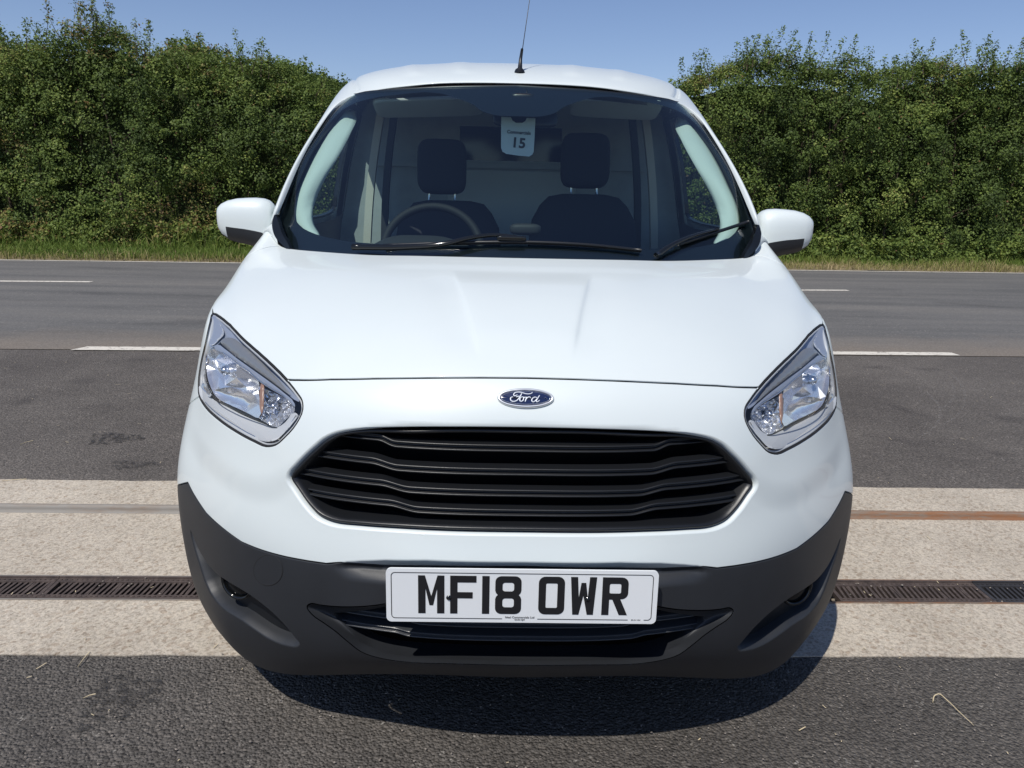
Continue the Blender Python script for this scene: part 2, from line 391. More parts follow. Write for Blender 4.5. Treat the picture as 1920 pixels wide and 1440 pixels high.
# ------------------------------------------------------------------ spline surface
def spl_mat(n):
    A = np.eye(n); B = np.zeros((n, n))
    for i in range(1, n-1):
        A[i, i-1] = 1/6; A[i, i] = 4/6; A[i, i+1] = 1/6; B[i, i-1] = 1; B[i, i] = -2; B[i, i+1] = 1
    return np.linalg.solve(A, B)
class Surf:
    def __init__(s, net, disp=None):
        net = np.asarray(net, float); L = net[:, :0:-1].copy(); L[..., 0] *= -1
        s.net = np.concatenate([L, net], 1); s.nr = net.shape[0]-1; s.nc = net.shape[1]-1
        s.Mr = spl_mat(s.nr+1); s.Mc = spl_mat(2*s.nc+1); s.disp = None
        g = np.stack(np.meshgrid(np.linspace(0, s.nc, 161), np.linspace(0, s.nr, 161)), -1).reshape(-1, 2)
        s.g = g; s.gp = s.ev(g); s.disp = disp
        gi = np.clip(g, [.02, .02], [s.nc-.02, s.nr-.02]); cv = CAMPOS*np.array([-1, 1, 1])-s.ev(gi); s.face = (s.nrm(gi)*cv).sum(1) > 0
        if disp: s.gp = s.ev(g)
    def w(s, u, n, Mm):
        i = np.clip(np.floor(u).astype(int), 0, n-2); b = u-i; a = 1-b
        W = ((a**3-a)[:, None]*Mm[i]+(b**3-b)[:, None]*Mm[i+1])/6
        k = np.arange(len(u)); W[k, i] += a; W[k, i+1] += b; return W
    def ev(s, st, disp=True):
        st = np.asarray(st, float)
        Wc = s.w(st[:, 0]+s.nc, 2*s.nc+1, s.Mc); Wr = s.w(st[:, 1], s.nr+1, s.Mr)
        P = np.einsum('ki,kj,ijd->kd', Wr, Wc, s.net)
        if s.disp is not None and disp: P = s.disp(P, st)
        return P
    def jac(s, st, h=1e-3):
        return (s.ev(st+[h, 0])-s.ev(st-[h, 0]))/(2*h), (s.ev(st+[0, h])-s.ev(st-[0, h]))/(2*h)
    def nrm(s, st, h=1e-2):
        a, b = s.jac(st, h); n = np.cross(a, b); return n/np.linalg.norm(n, axis=1)[:, None]
    def inv(s, pts, f, front=False):
        """s>=0 half; f maps (N,3)->(N,k) target space"""
        pts = np.atleast_2d(np.asarray(pts, float)); G = f(s.gp); out = []
        for p in pts: out.append(s.g[np.argmin(((G-p)**2).sum(1)+(0 if not front else np.where(s.face, 0, 1e6)))])
        st = np.array(out)
        for _ in range(8):
            h = 1e-3; f0 = f(s.ev(st)); ja = (f(s.ev(st+[h, 0]))-f0)/h; jb = (f(s.ev(st+[0, h]))-f0)/h
            e = pts-f0; aa = (ja*ja).sum(1); bb = (jb*jb).sum(1); ab = (ja*jb).sum(1); ea = (e*ja).sum(1); eb = (e*jb).sum(1)
            lam = 1e-3*(aa+bb); aa = aa+lam*.02; bb = bb+lam*.02; det = aa*bb-ab*ab
            d = np.stack([(ea*bb-eb*ab)/det, (eb*aa-ea*ab)/det], 1)
            st = st+np.clip(d, -.3, .3); st[:, 0] = np.clip(st[:, 0], 0, s.nc); st[:, 1] = np.clip(st[:, 1], 0, s.nr)
        return st
    def px(s, pts): return s.inv(pts, lambda P: proj(P*np.array([-1, 1, 1.])), True)   # traced on the left of the photo, stored on the +X half
    def yz(s, pts): return s.inv(pts, lambda P: P[:, 1:])
    def xz(s, pts): return s.inv(pts, lambda P: P[:, [0, 2]])
def resample(S, loop, step):
    P = S.ev(loop); out = []
    n = len(loop)
    for i in range(n):
        a, b = loop[i], loop[(i+1) % n]; L = np.linalg.norm(P[(i+1) % n]-P[i])
        if L < 1e-5: continue
        k = max(1, int(round(L/step)))
        for q in range(k): out.append(a+(b-a)*q/k)
    return np.array(out)
EDGE = [(.0011, -.0004), (.0016, -.0016), (.0018, -.014)]      # rounded edge turned in (distance outwards, depth)
def loop_frame(S, L):
    """in-surface unit direction pointing to the material side (left of the loop) and normal"""
    P = S.ev(L); N = S.nrm(L); T = np.roll(P, -1, 0)-np.roll(P, 1, 0); T /= np.linalg.norm(T, axis=1)[:, None]+1e-12
    D = np.cross(N, T); D /= np.linalg.norm(D, axis=1)[:, None]; return P, N, D
def inset(S, L, d):
    P, N, D = loop_frame(S, L); a, b = S.jac(L); aa = (a*a).sum(1); bb = (b*b).sum(1); ab = (a*b).sum(1)
    e = D*d; ea = (e*a).sum(1); eb = (e*b).sum(1); det = aa*bb-ab*ab
    return L+np.clip(np.stack([(ea*bb-eb*ab)/det, (eb*aa-ea*ab)/det], 1), -.12, .12)
def panel(name, S, outer, holes, mat, parent, cell=.012, gap=.0018, rims=None, step=.007, off=0., norms=True, extra=None):
    loops = [outer]+list(holes); rims = rims or [EDGE]*len(loops); LL = []
    for i, l in enumerate(loops):
        l = resample(S, np.asarray(l), step)
        if (area(l) > 0) != (i == 0): l = l[::-1]
        LL.append(inset(S, l, gap+.0018) if rims[i] else l)
    lo = LL[0].min(0); hi = LL[0].max(0)
    mid = np.array([(lo+hi)/2]); a, b = S.jac(mid); ds = cell/np.linalg.norm(a); dt = cell/np.linalg.norm(b)
    g = np.stack(np.meshgrid(np.arange(lo[0], hi[0], ds), np.arange(lo[1], hi[1], dt)), -1).reshape(-1, 2)
    g[::2] += [0, dt*.0]
    ok = in_poly(g, LL[0])
    for h in LL[1:]: ok &= ~in_poly(g, h)
    g = g[ok]
    if extra is not None:
        dd_ = np.concatenate([(((g[k:k+4000, None]-extra[None])*[1/ds, 1/dt])**2).sum(2).min(1) for k in range(0, len(g), 4000)]); g = np.concatenate([g[dd_ > .3], extra])
    B = np.concatenate(LL); sc = np.array([1/ds, 1/dt])
    keep = np.ones(len(g), bool)
    for k in range(0, len(g), 4000):
        d = (((g[k:k+4000, None]-B[None])*sc)**2).sum(2).min(1); keep[k:k+4000] = d > .3
    V2, Fc = fill2d(LL[0], LL[1:], g[keep])
    P = S.ev(V2); N = S.nrm(V2); P = P+N*off
    V = [P]; NN = [N]; Fc = [tuple(f) for f in Fc]; base = len(P)
    for L, rim in zip(LL, rims):
        if not rim: continue
        p, n, d = loop_frame(S, L); p = p+n*off; m = len(L); rings = [(p, n)]; pa, pb = 0., 0.
        for a, b in rim:
            tx, ty = a-pa, b-pb; q = math.hypot(tx, ty); pa, pb = a, b
            rings.append((p-d*a+n*b, n*tx+d*ty))
        for q, (rp, rn) in enumerate(rings):
            V.append(rp); rn = rn/np.linalg.norm(rn, axis=1)[:, None]; NN.append(rn if q else n)
            if q:
                for i in range(m):
                    j = (i+1) % m; A = base+(q-1)*m; Bq = base+q*m
                    Fc.append((A+i, Bq+i, Bq+j, A+j))
        base += m*len(rings)
    return link_mesh(name, np.concatenate(V), Fc, mat, parent, normals=np.concatenate(NN) if norms else None)
def sym(half):
    """open chain on s>=0 from s=0 to s=0 -> closed symmetric loop"""
    h = np.asarray(half, float).copy(); h[0, 0] = 0; h[-1, 0] = 0; m = h[1:-1][::-1].copy(); m[:, 0] *= -1
    return np.concatenate([h, m])
def ring_strip(name, S, loop, prof, mat, parent, closed=True, step=.008):
    """sweep a profile [(out,depth)...] along a closed surface loop; out>0 is towards the hole side"""
    L = resample(S, loop, step)
    if area(L) > 0: L = L[::-1]
    P, N, D = loop_frame(S, L); m = len(L); V = []
    for a, b in prof: V.append(P-D*a+N*b)
    Fc = []
    for q in range(len(prof)-1):
        for i in range(m):
            j = (i+1) % m; Fc.append((q*m+i, (q+1)*m+i, (q+1)*m+j, q*m+j))
    o = link_mesh(name, np.concatenate(V), Fc, mat, parent)
    return o

# ================================================================== GROUND
def sheet(name, pts, z, mat, label=None, kind='structure'):
    V = [(p[0], p[1], z) for p in pts]; V2, Fc = fill2d(np.array([(p[0], p[1]) for p in pts]))
    o = link_mesh(name, [(a, b, z) for a, b in V2], [tuple(f) for f in Fc], mat, smooth=False); o['kind'] = kind
    if label: o['label'] = label
    return o
def jag(a, b, n, amp):
    a, b = np.array(a, float), np.array(b, float); t = np.linspace(0, 1, n)[:, None]; L = a+(b-a)*t
    d = np.array([-(b-a)[1], (b-a)[0]])/np.linalg.norm(b-a); k = np.convolve(rng.normal(0, 1, n+4), np.ones(3)/3, 'same')[2:n+2]
    return L+d*(k*amp)[:, None]
SL = .0115   # the yard runs very slightly askew to the van
def yl(Y0, x): return Y0+SL*x
X0, X1 = -7., 7.
# far ground to the horizon
g = sheet('ground', [(-900, -300), (900, -300), (900, 1500), (-900, 1500)], -.12, 'field')
e1 = jag((X0, yl(.515, X0)), (X1, yl(.515, X1)), 900, .006)
yd = sheet('yard', [(X0, -6)]+[(X1, -6)]+[tuple(p) for p in e1[::-1]], 0, 'tarmac')
sheet('yard_behind', [(-30, -14), (30, -14), (30, -6.0), (-30, -6.0)], -.004, 'tarmac')
e2 = jag((X0, yl(1.725, X0)), (X1, yl(1.725, X1)), 900, .005)
LN0, LN1 = np.array([-3.9, 4.40]), np.array([3.8, 4.76]); ls_ = (LN1-LN0)[1]/(LN1-LN0)[0]
def near(x): return LN0[1]+ls_*(x-LN0[0])
sheet('yard_entrance', [tuple(p) for p in e2]+[(X1, near(X1)-.12), (X0, near(X0)-.12)], 0, 'yard_far')
def far_edge(x): return 11.45+.068*x
sheet('road', [(-60, near(-60)-.12), (60, near(60)-.12), (60, far_edge(60)), (-60, far_edge(-60))], .004, 'road')
for sx in (-1, 1):
    sheet('yard_apron', [(sx*7, -6), (sx*30, -6), (sx*30, near(sx*30)-.12), (sx*7, near(sx*7)-.12)][::sx], -.002, 'tarmac')
# verge: gently rising strip of soil under the grass
nx = 120; VV = []; xs = np.linspace(-40, 40, nx)
for k, (dy, z) in enumerate([(0, -.02), (.05, .012), (.5, .03), (1.4, .05), (2.4, .12), (5, .15), (5.1, -.3)]):
    for x in xs: VV.append((x, far_edge(x)+dy+(rng.normal(0, .03) if k in (0, 1) else 0), z))
o = link_mesh('verge', VV, grid_faces(7, nx), 'soil'); o['kind'] = 'structure'
# concrete beam strips with a channel between, drain in the middle
def strip(name, ya, yb, ja=False, jb=False, z=.003):
    A = jag((X0, yl(ya, X0)), (X1, yl(ya, X1)), 500, .0025 if ja else 0); Bq = jag((X0, yl(yb, X0)), (X1, yl(yb, X1)), 500, .0025 if jb else 0)
    V = [(p[0], p[1], z) for p in A]+[(p[0], p[1], z) for p in Bq]+[(p[0], p[1], -.1) for p in A]+[(p[0], p[1], -.1) for p in Bq]
    n = 500; Fc = []
    for i in range(n-1): Fc += [(i, i+1, n+i+1, n+i), (2*n+i, 2*n+i+1, i+1, i), (n+i, n+i+1, 3*n+i+1, 3*n+i)]
    o = link_mesh(name, V, Fc, 'concrete', smooth=False); o['kind'] = 'structure'; return o
strip('concrete_strip', .50, .783, ja=True)
strip('concrete_strip', .917, 1.008, z=.0045)
strip('concrete_strip', 1.010, 1.405)
strip('concrete_strip', 1.455, 1.74, jb=True)
V, Fc = box((0, 1.43, -.06), (14, .052, .10), (0, 0, SL)); o = link_mesh('rail_bed', V, Fc, 'silt', smooth=False); o['kind'] = 'structure'
# ground rail of the gate
prof = [(-.022, -.012), (-.022, .003), (-.013, .005), (-.013, .016), (-.010, .024), (-.005, .0285), (0, .030), (.005, .0285), (.010, .024), (.013, .016), (.013, .005), (.022, .003), (.022, -.012)]
nx = 80; xs = np.linspace(-6.5, 6.5, nx); VV = []
for x in xs:
    for a, b in prof: VV.append((x, yl(1.43, x)+a, b+rng.normal(0, .0002)))
o = link_mesh('gate_rail', VV, [tuple(f[::-1]) for f in grid_faces(nx, len(prof))], 'rail')
tag(o, 'steel ground rail for a sliding gate set in the concrete strip behind the van nose', 'rail')
# drain: channel bed + individual grates
V, Fc = join([box((0, .85, -.085), (14, .16, .03), (0, 0, SL))]); o = link_mesh('drain_channel', V, Fc, 'silt', smooth=False); o['kind'] = 'structure'
def grate_mesh(L=.498, W=.134, pitch=.0172, bar=.0078, slant=.006):
    P = []
    for s in (-1, 1):
        P.append(box((0, s*(W/2-.0035), -.006), (L, .007, .022)))       # edge lip
        P.append(box((0, s*(W/2-.0175), -.0075), (L, .021, .015)))
    for s in (-1, 1): P.append(box((s*(L/2-.006), 0, -.008), (.012, W-.056, .0149)))
    n = int((L-.03)/pitch)
    for i in range(n):
        x = -L/2+.02+pitch*(i+.5); v, f = box((0, 0, -.0085), (bar, W-.0545, .0125))
        v = [q+np.array([x+q[1]/W*slant*2, 0, 0]) for q in v]; P.append((v, f))
    for s in (-1, 1):
        for i in range(int(L/.016)): P.append(box((-L/2+.012+i*.016, s*(W/2-.0175), .0012), (.006, .004, .0024)))
    for i in range(6): P.append(box((-L/2+.06+i*.075, 0, -.010), (.005, W-.06, .0145)))
    return join(P)
gm = grate_mesh(); first = None
glab = {-4: 'rusty drain grate section at far left edge of the photo', 3: 'dark plastic drain grate section right of the rusty one'}
names = ['rusty cast iron drain grate at the left edge of the yard drain', 'rusty cast iron drain grate second from left in the yard drain', 'rusty cast iron drain grate with grit in its slots just left of the bumper', 'rusty cast iron drain grate under the left side of the bumper', 'rusty cast iron drain grate under the bumper left of centre', 'rusty cast iron drain grate hidden under the middle of the van', 'rusty cast iron drain grate under the right side of the bumper', 'rusty cast iron drain grate just right of the bumper with a chip of grit', 'dark grey drain grate right of the rusty grates', 'dark grey drain grate at the right edge of the yard drain']
for i in range(10):
    x = -2.0+(i-.5)*.5+.045
    if 3 <= i <= 6: continue
    dark = i >= 8
    if first is None or dark and i == 8:
        o = link_mesh('drain_grate', gm[0], gm[1], 'iron_dark' if dark else 'iron', smooth=False)
        if not dark: first = o
        else: fd = o
    else:
        o = (fd if dark else first).copy(); COL.objects.link(o)
    o.location = (x, yl(.85, x), .002); o.rotation_euler = (0, 0, SL)
    tag(o, names[i], 'drain grate', 'grates along the yard drain')
# steel edging on both sides of the drain
for s, nm in ((-1, 'near'), (1, 'far')):
    V, Fc = box((0, .85+s*.071, -.02), (14, .005, .052), (0, 0, SL))
    o = link_mesh('drain_edging', V, Fc, 'rail', smooth=False); tag(o, 'thin steel edging strip along the %s side of the drain grates' % ('front' if s < 0 else 'rear'), 'edging', 'steel edgings of the drain')
# road markings
def marking(name, a, b, wd, lab, z=.008):
    a = np.array(a); b = np.array(b); d = (b-a)/np.linalg.norm(b-a); nrm = np.array([-d[1], d[0]]); n = int(np.linalg.norm(b-a)/.03)+3
    A = jag(a-nrm*wd/2, b-nrm*wd/2, n, .004); Bq = jag(a+nrm*wd/2, b+nrm*wd/2, n, .004); 
    A[0] += d*.0; Bq[0] += d*wd*.5
    o = sheet(name, [tuple(p) for p in A]+[tuple(p) for p in Bq[::-1]], z, 'rpaint'); return o
def onr(x, y): return ground(x, y, .006)[:2]
marking('road_marking', onr(140, 653), onr(470, 655), .13, '')
marking('road_marking', onr(1450, 661), onr(1792, 664), .12, '')
marking('road_marking', onr(-420, 524), onr(172, 528.5), .11, '')
marking('road_marking', onr(1300, 543), onr(1590, 544.5), .11, '')
for xa in (-26, -20, 8.2, 14, 20): marking('road_marking', (xa, 8.72+.065*xa), (xa+2.5, 8.72+.065*(xa+2.5)), .11, '')
for (x, y) in ((-11, 4.1), (7, 4.9), (12, 5.15)): marking('road_marking', (x, y), (x+2.2, y+.1), .12, '')
marking('road_edge_line', (-30, far_edge(-30)-.10), (30, far_edge(30)-.10), .075, '')
# oil stain and tar spot on the yard
def blotch(name, c, rx, ry, z, col, lab):
    th = np.linspace(0, 2*math.pi, 48, endpoint=False); r = 1+.22*np.sin(th*3+1)+.12*np.sin(th*7+2)+rng.normal(0, .06, 48)
    o = sheet(name, [(c[0]+rx*math.cos(t)*q, c[1]+ry*math.sin(t)*q) for t, q in zip(th, r)], z, col); tag(o, lab, 'stain'); del o['kind']; return o
m, nt_, b_ = NM('tar_stain'); v_ = objco(nt_); cc = ramp(nt_, noise(nt_, v_, 120, 4, .8), [(.35, (.012, .012, .013)), (.65, (.055, .052, .05))]); nt_.links.new(cc, b_.inputs['Base Color']); b_.inputs['Roughness'].default_value = .8
al = ramp(nt_, noise(nt_, v_, 38, 5, .7), [(.44, (0, 0, 0)), (.66, (.62, .62, .62))]); nt_.links.new(al, b_.inputs['Alpha']); bump(nt_, b_, noise(nt_, v_, 140, 4), .8, .006); MAT['stain'] = m
m2_ = MAT['stain'].copy(); [setattr(e, 'color', (.92, .92, .92, 1)) for n_ in m2_.node_tree.nodes if n_.type == 'VALTORGB' and n_.outputs[0].links[0].to_socket.name == 'Alpha' for e in [n_.color_ramp.elements[-1]]]; MAT['tar'] = m2_
gs = ground(212, 823); blotch('tar_stain', gs[:2], .125, .085, .004, 'tar', 'small black tar stain on the tarmac left of the van')
gs = ground(225, 1310); blotch('oil_stain', gs[:2], .085, .10, .004, 'stain', 'dark oily patch on the near tarmac at lower left')
gs = ground(250, 872); blotch('tar_stain', gs[:2], .10, .05, .004, 'stain', 'faint dark smudge on the tarmac nearest the left bumper corner')

m, nt_, b_ = NM('pale_scuff'); v_ = objco(nt_); b_.inputs['Base Color'].default_value = (.30, .28, .26, 1); b_.inputs['Roughness'].default_value = .9
al = ramp(nt_, noise(nt_, v_, 60, 5, .8), [(.50, (0, 0, 0)), (.62, (.55, .55, .55))]); nt_.links.new(al, b_.inputs['Alpha']); MAT['scuff'] = m
for k_, (cx_, cy_, r_) in enumerate(((1745, 735, 42), (1735, 745, 72), (1700, 775, 60))):
    A_l = []; B_l = []
    for t_ in np.linspace(-.9, 1.1, 26):
        for L_, q_ in ((A_l, 0), (B_l, 5)): L_.append(ground(cx_+(r_+q_)*math.cos(t_), cy_+(r_+q_)*.75*math.sin(t_), .004))
    o = link_mesh('tyre_scuff', A_l+B_l, [(i, i+1, 27+i, 26+i) for i in range(25)], 'scuff', smooth=False)
    tag(o, ['innermost faint pale scuff arc on the tarmac right of the van', 'outermost faint pale scuff arc on the tarmac right of the van', 'faint pale scuff curve nearest the van on the right-hand tarmac'][k_], 'scuff mark', 'pale scuffs on the tarmac')
# loose straw and grit: nobody could count it
N = 560; st_ = []
for i in range(N):
    u = rng.random(); x = rng.uniform(-3.2, 3.2)*(1+u); y = rng.choice([rng.uniform(-.1, .5), rng.uniform(.5, 1.75), rng.uniform(1.8, 4.4), rng.uniform(.5, .56), rng.uniform(.79, .91)], p=[.2, .15, .45, .08, .12])
    L = rng.choice([rng.uniform(.004, .012), rng.uniform(.015, .045)], p=[.8, .2]); a = rng.uniform(0, math.pi); wd = rng.uniform(.0006, .0014)
    d = np.array([math.cos(a), math.sin(a), rng.uniform(-.05, .2)]); nn = np.array([-d[1], d[0], 0]); c = np.array([x, y, .0055+wd])
    st_ += [c-d*L/2-nn*wd, c+d*L/2-nn*wd, c+d*L/2+nn*wd, c-d*L/2+nn*wd]
st_ = np.array(st_); st_[:, 2] = np.maximum(st_[:, 2], .0055)
o = fast_mesh('straw_litter', st_, 4, 'straw'); tag(o, 'pale bits of straw scattered over tarmac and concrete', 'litter', kind='stuff')
PV = []; 
for i in range(2600):
    y = rng.choice([rng.uniform(-.15, .5), rng.uniform(1.8, 4.3), rng.uniform(.79, .91), rng.uniform(4.1, 4.45)], p=[.5, .3, .05, .15]); x = rng.uniform(-2.2, 2.2)*(1+max(0, y)*.4); r = rng.uniform(.0012, .0035)
    if y > .5 and y < 1: r *= 1.4
    c = np.array([x, y, .005+r*.3]); q = [c+r*np.array(v)*rng.uniform(.7, 1.2) for v in ((1, 0, 0), (0, 1, 0), (-1, 0, 0), (0, -1, 0), (0, 0, .8))]
    for a, b in ((0, 1), (1, 2), (2, 3), (3, 0)): PV += [q[a], q[b], q[4]]
o = fast_mesh('grit', np.array(PV), 3, 'pebble'); tag(o, 'small loose stones scattered on the tarmac', 'grit', kind='stuff')
# bent dry stalk on the right
pts = [ground(1749, 1316, .008), ground(1754, 1303, .012), ground(1760, 1301, .014), ground(1776, 1313, .012), ground(1800, 1336, .008), ground(1826, 1360, .006)]
o = tube('dry_stalk', catmull(pts, 5), np.linspace(.0016, .0008, 26), 'straw'); tag(o, 'bent dry grass stalk lying on the tarmac at lower right', 'stalk')
for (a, b, lb) in (((146, 1250), (168, 1222), 'thin pale straw on the tarmac edge below the concrete at left'), ((156, 1309), (179, 1301), 'short straw piece on the near tarmac at left'), ((38, 833), (62, 826), 'straw piece on the tarmac left of the tar stain'), ((4, 902), (50, 898), 'pale straw lying along the rear edge of the concrete')):
    o = tube('straw', [ground(*a, .0065), (ground(*a, .007)+ground(*b, .007))/2+[0, 0, .002], ground(*b, .0065)], .0012, 'straw', seg=6); tag(o, lb, 'straw', 'single straws on the yard')

# ================================================================== VAN
van = empty('van', (0, 0, 0), 'white compact panel van parked nose-on to the viewer with black lower bumper', 'van')
F_net = [
 [(0,.085,.235),(.2,.095,.233),(.38,.13,.205),(.53,.185,.166),(.645,.268,.145),(.738,.365,.148),(.795,.465,.185),(.825,.80,.21),(.83,1.25,.22)],
 [(0,.01,.32),(.2,.018,.32),(.4,.07,.30),(.545,.145,.265),(.672,.243,.250),(.770,.350,.252),(.832,.470,.278),(.862,.80,.33),(.85,1.25,.33)],
 [(0,-.003,.42),(.2,.005,.42),(.4,.05,.41),(.55,.13,.39),(.682,.238,.375),(.786,.350,.378),(.852,.480,.388),(.875,.8,.42),(.862,1.25,.42)],
 [(0,0,.52),(.2,.008,.52),(.4,.055,.515),(.55,.13,.50),(.685,.24,.49),(.793,.36,.485),(.861,.49,.485),(.884,.8,.5),(.868,1.25,.5)],
 [(0,.012,.60),(.2,.02,.60),(.4,.065,.60),(.555,.145,.595),(.685,.255,.585),(.792,.375,.58),(.860,.51,.575),(.884,.8,.58),(.87,1.25,.58)],
 [(0,.03,.70),(.2,.037,.70),(.4,.085,.70),(.55,.175,.695),(.68,.29,.69),(.780,.415,.685),(.845,.545,.68),(.879,.83,.68),(.87,1.25,.68)],
 [(0,.055,.79),(.2,.063,.79),(.4,.115,.785),(.55,.205,.78),(.68,.33,.78),(.768,.455,.785),(.825,.58,.79),(.866,.86,.79),(.868,1.25,.79)],
 [(0,.11,.88),(.2,.12,.876),(.4,.17,.86),(.54,.25,.853),(.665,.38,.862),(.755,.50,.885),(.808,.63,.91),(.852,.9,.90),(.862,1.25,.89)],
 [(0,.23,.948),(.2,.24,.946),(.4,.29,.933),(.55,.37,.922),(.67,.48,.93),(.749,.60,.945),(.806,.73,.955),(.845,.95,.95),(.856,1.25,.94)],
 [(0,.39,1.002),(.2,.40,1.001),(.4,.45,.992),(.55,.53,.984),(.67,.63,.985),(.752,.73,.992),(.804,.84,.997),(.840,1.0,.988),(.850,1.24,.975)],
 [(0,.56,1.038),(.2,.57,1.038),(.4,.62,1.034),(.55,.70,1.03),(.67,.80,1.028),(.748,.88,1.035),(.805,.96,1.038),(.836,1.08,1.025),(.846,1.23,1.0)],
 [(0,.72,1.065),(.2,.735,1.064),(.4,.80,1.060),(.56,.885,1.059),(.67,.955,1.060),(.728,1.005,1.073),(.775,1.075,1.102),(.815,1.14,1.078),(.842,1.22,1.03)]]
def sstep(x): x = np.clip(x, 0, 1); return x*x*(3-2*x)
_cr = np.array([bp(*q) for q in [(995,795,.05),(756,793,.06),(640,799,.11),(610,806,.12),(590,824,.15),(540,862,.19),(498,867,.24),(444,838,.32),(400,800,.42),(362,758,.52)]])
CRX, CRZ = np.abs(_cr[:, 0]), _cr[:, 2]; CRX[0] = 0
_q = np.linspace(0, CRX[-1], 90); _z = np.interp(_q, CRX, CRZ); _zp = np.pad(_z, 12, 'edge'); CRZ = np.convolve(_zp, np.hanning(19)/np.hanning(19).sum(), 'same')[12:-12]; CRX = _q
_lp = np.array([bp(*q) for q in [(976,1049,.0),(800,1049,.015),(723,1047,.03),(680,1044,.05),(640,1041,.075),(618,1042,.09)]]); LPX, LPZ = np.abs(_lp[:, 0]), _lp[:, 2]; LPX[0] = 0; LPZ[0] = LPZ[1]+.0015
def F_disp(P, st):
    P = P.copy(); ax = np.abs(P[:, 0]); Y = P[:, 1]; Z = P[:, 2]
    # power bulge of the bonnet: raised centre between two creases that run in towards the badge
    on = sstep((Y-.15)/.10)*sstep((.60-Y)/.14)*(Z > .85)
    edge = .092+.080*np.clip((Y-.15)/.42, 0, 1)
    prof = sstep((edge-ax)/.016+.5)
    P[:, 2] += .0058*on*prof
    # gentle scallop outside of the crease
    P[:, 2] -= .0030*on*np.exp(-((ax-edge-.030)/.045)**2)
    P[:, 2] += .0020*sstep((Y-.58-.3*ax**2)/.06)*sstep((.42-ax)/.15)*(Z > .85)
    # pressed crease that runs under the lamps and over the grille
    zc = np.interp(ax, CRX, CRZ); k = sstep((.835-ax)/.10)*sstep((zc-Z)/(.022+.05*sstep((ax-.36)/.1)))*sstep((Z-.50)/.12)*(Y < .75)
    P[:, 1] += .0085*k*(Z < .86)
    # turned-under lip above the number plate
    P[:, 1] += .95*np.clip(np.interp(ax, LPX, LPZ)-Z, 0, .022)*sstep((.385-ax)/.045)*sstep((Z-.495)/.025)*(Z < .6)
    return P
F = Surf(F_net, F_disp)
B_net = [
 [(0,1.499,1.6045),(.25,1.512,1.600),(.44,1.548,1.588),(.628,1.645,1.560),(.690,1.515,1.460),(.722,1.29,1.308),(.742,1.075,1.150),(.842,1.225,1.03),(.868,1.253,.8),(.868,1.253,.5),(.83,1.253,.22)],
 [(0,1.525,1.624),(.25,1.535,1.620),(.47,1.585,1.604),(.650,1.69,1.573),(.706,1.54,1.470),(.742,1.315,1.322),(.768,1.12,1.158),(.853,1.345,1.03),(.872,1.40,.8),(.872,1.40,.5),(.834,1.40,.215)],
 [(0,1.70,1.690),(.28,1.71,1.685),(.52,1.74,1.66),(.675,1.82,1.615),(.735,1.74,1.50),(.778,1.62,1.34),(.815,1.50,1.155),(.862,1.55,1.02),(.876,1.6,.8),(.876,1.6,.5),(.84,1.6,.20)],
 [(0,2.1,1.752),(.3,2.1,1.745),(.55,2.1,1.715),(.695,2.1,1.650),(.760,2.1,1.52),(.808,2.1,1.35),(.846,2.1,1.16),(.874,2.1,1.02),(.882,2.1,.8),(.880,2.1,.5),(.85,2.1,.20)],
 [(0,2.8,1.765),(.3,2.8,1.757),(.56,2.8,1.728),(.71,2.8,1.665),(.775,2.8,1.53),(.818,2.8,1.35),(.852,2.8,1.16),(.877,2.8,1.02),(.884,2.8,.8),(.882,2.8,.5),(.85,2.8,.22)],
 [(0,3.5,1.755),(.3,3.5,1.747),(.56,3.5,1.718),(.705,3.5,1.655),(.77,3.5,1.52),(.812,3.5,1.35),(.848,3.5,1.16),(.874,3.5,1.02),(.882,3.5,.8),(.880,3.5,.5),(.85,3.5,.24)],
 [(0,3.98,1.72),(.3,3.98,1.715),(.54,3.98,1.685),(.67,3.98,1.62),(.73,4.0,1.50),(.775,4.02,1.34),(.81,4.03,1.16),(.835,4.04,1.02),(.85,4.05,.8),(.85,4.06,.5),(.82,4.05,.27)],
 [(0,4.05,1.68),(.28,4.05,1.675),(.50,4.05,1.64),(.61,4.06,1.58),(.66,4.08,1.48),(.70,4.10,1.33),(.73,4.11,1.16),(.75,4.12,1.02),(.77,4.13,.8),(.77,4.14,.5),(.74,4.12,.29)]]
def B_disp(P, st):
    P = P.copy(); ax = np.abs(st[:, 0]); 
    g = np.exp(-((ax-2.62)/.055)**2)*sstep((st[:, 1]-.9)/.25)*sstep((6.2-st[:, 1])/.4); P[:, 2] -= .012*g
    for c in (.75, 1.45): P[:, 2] += .004*np.exp(-((ax-c)/.12)**2)*sstep((st[:, 1]-1.3)/.4)*sstep((6-st[:, 1])/.4)
    return P
B = Surf(B_net, B_disp)
W_net = [
 [(0,.70,1.03),(.2,.715,1.03),(.4,.785,1.035),(.55,.88,1.04),(.68,.975,1.05),(.765,1.06,1.085)],
 [(0,.91,1.197),(.2,.925,1.197),(.39,.985,1.20),(.53,1.06,1.205),(.655,1.14,1.215),(.748,1.20,1.235)],
 [(0,1.105,1.343),(.2,1.118,1.342),(.375,1.17,1.34),(.51,1.235,1.34),(.63,1.315,1.345),(.722,1.375,1.36)],
 [(0,1.305,1.482),(.2,1.315,1.480),(.36,1.355,1.475),(.49,1.41,1.47),(.595,1.47,1.462),(.690,1.525,1.458)],
 [(0,1.51,1.612),(.2,1.515,1.610),(.36,1.54,1.603),(.48,1.575,1.592),(.57,1.62,1.578),(.645,1.68,1.56)]]
Wd = Surf(W_net)
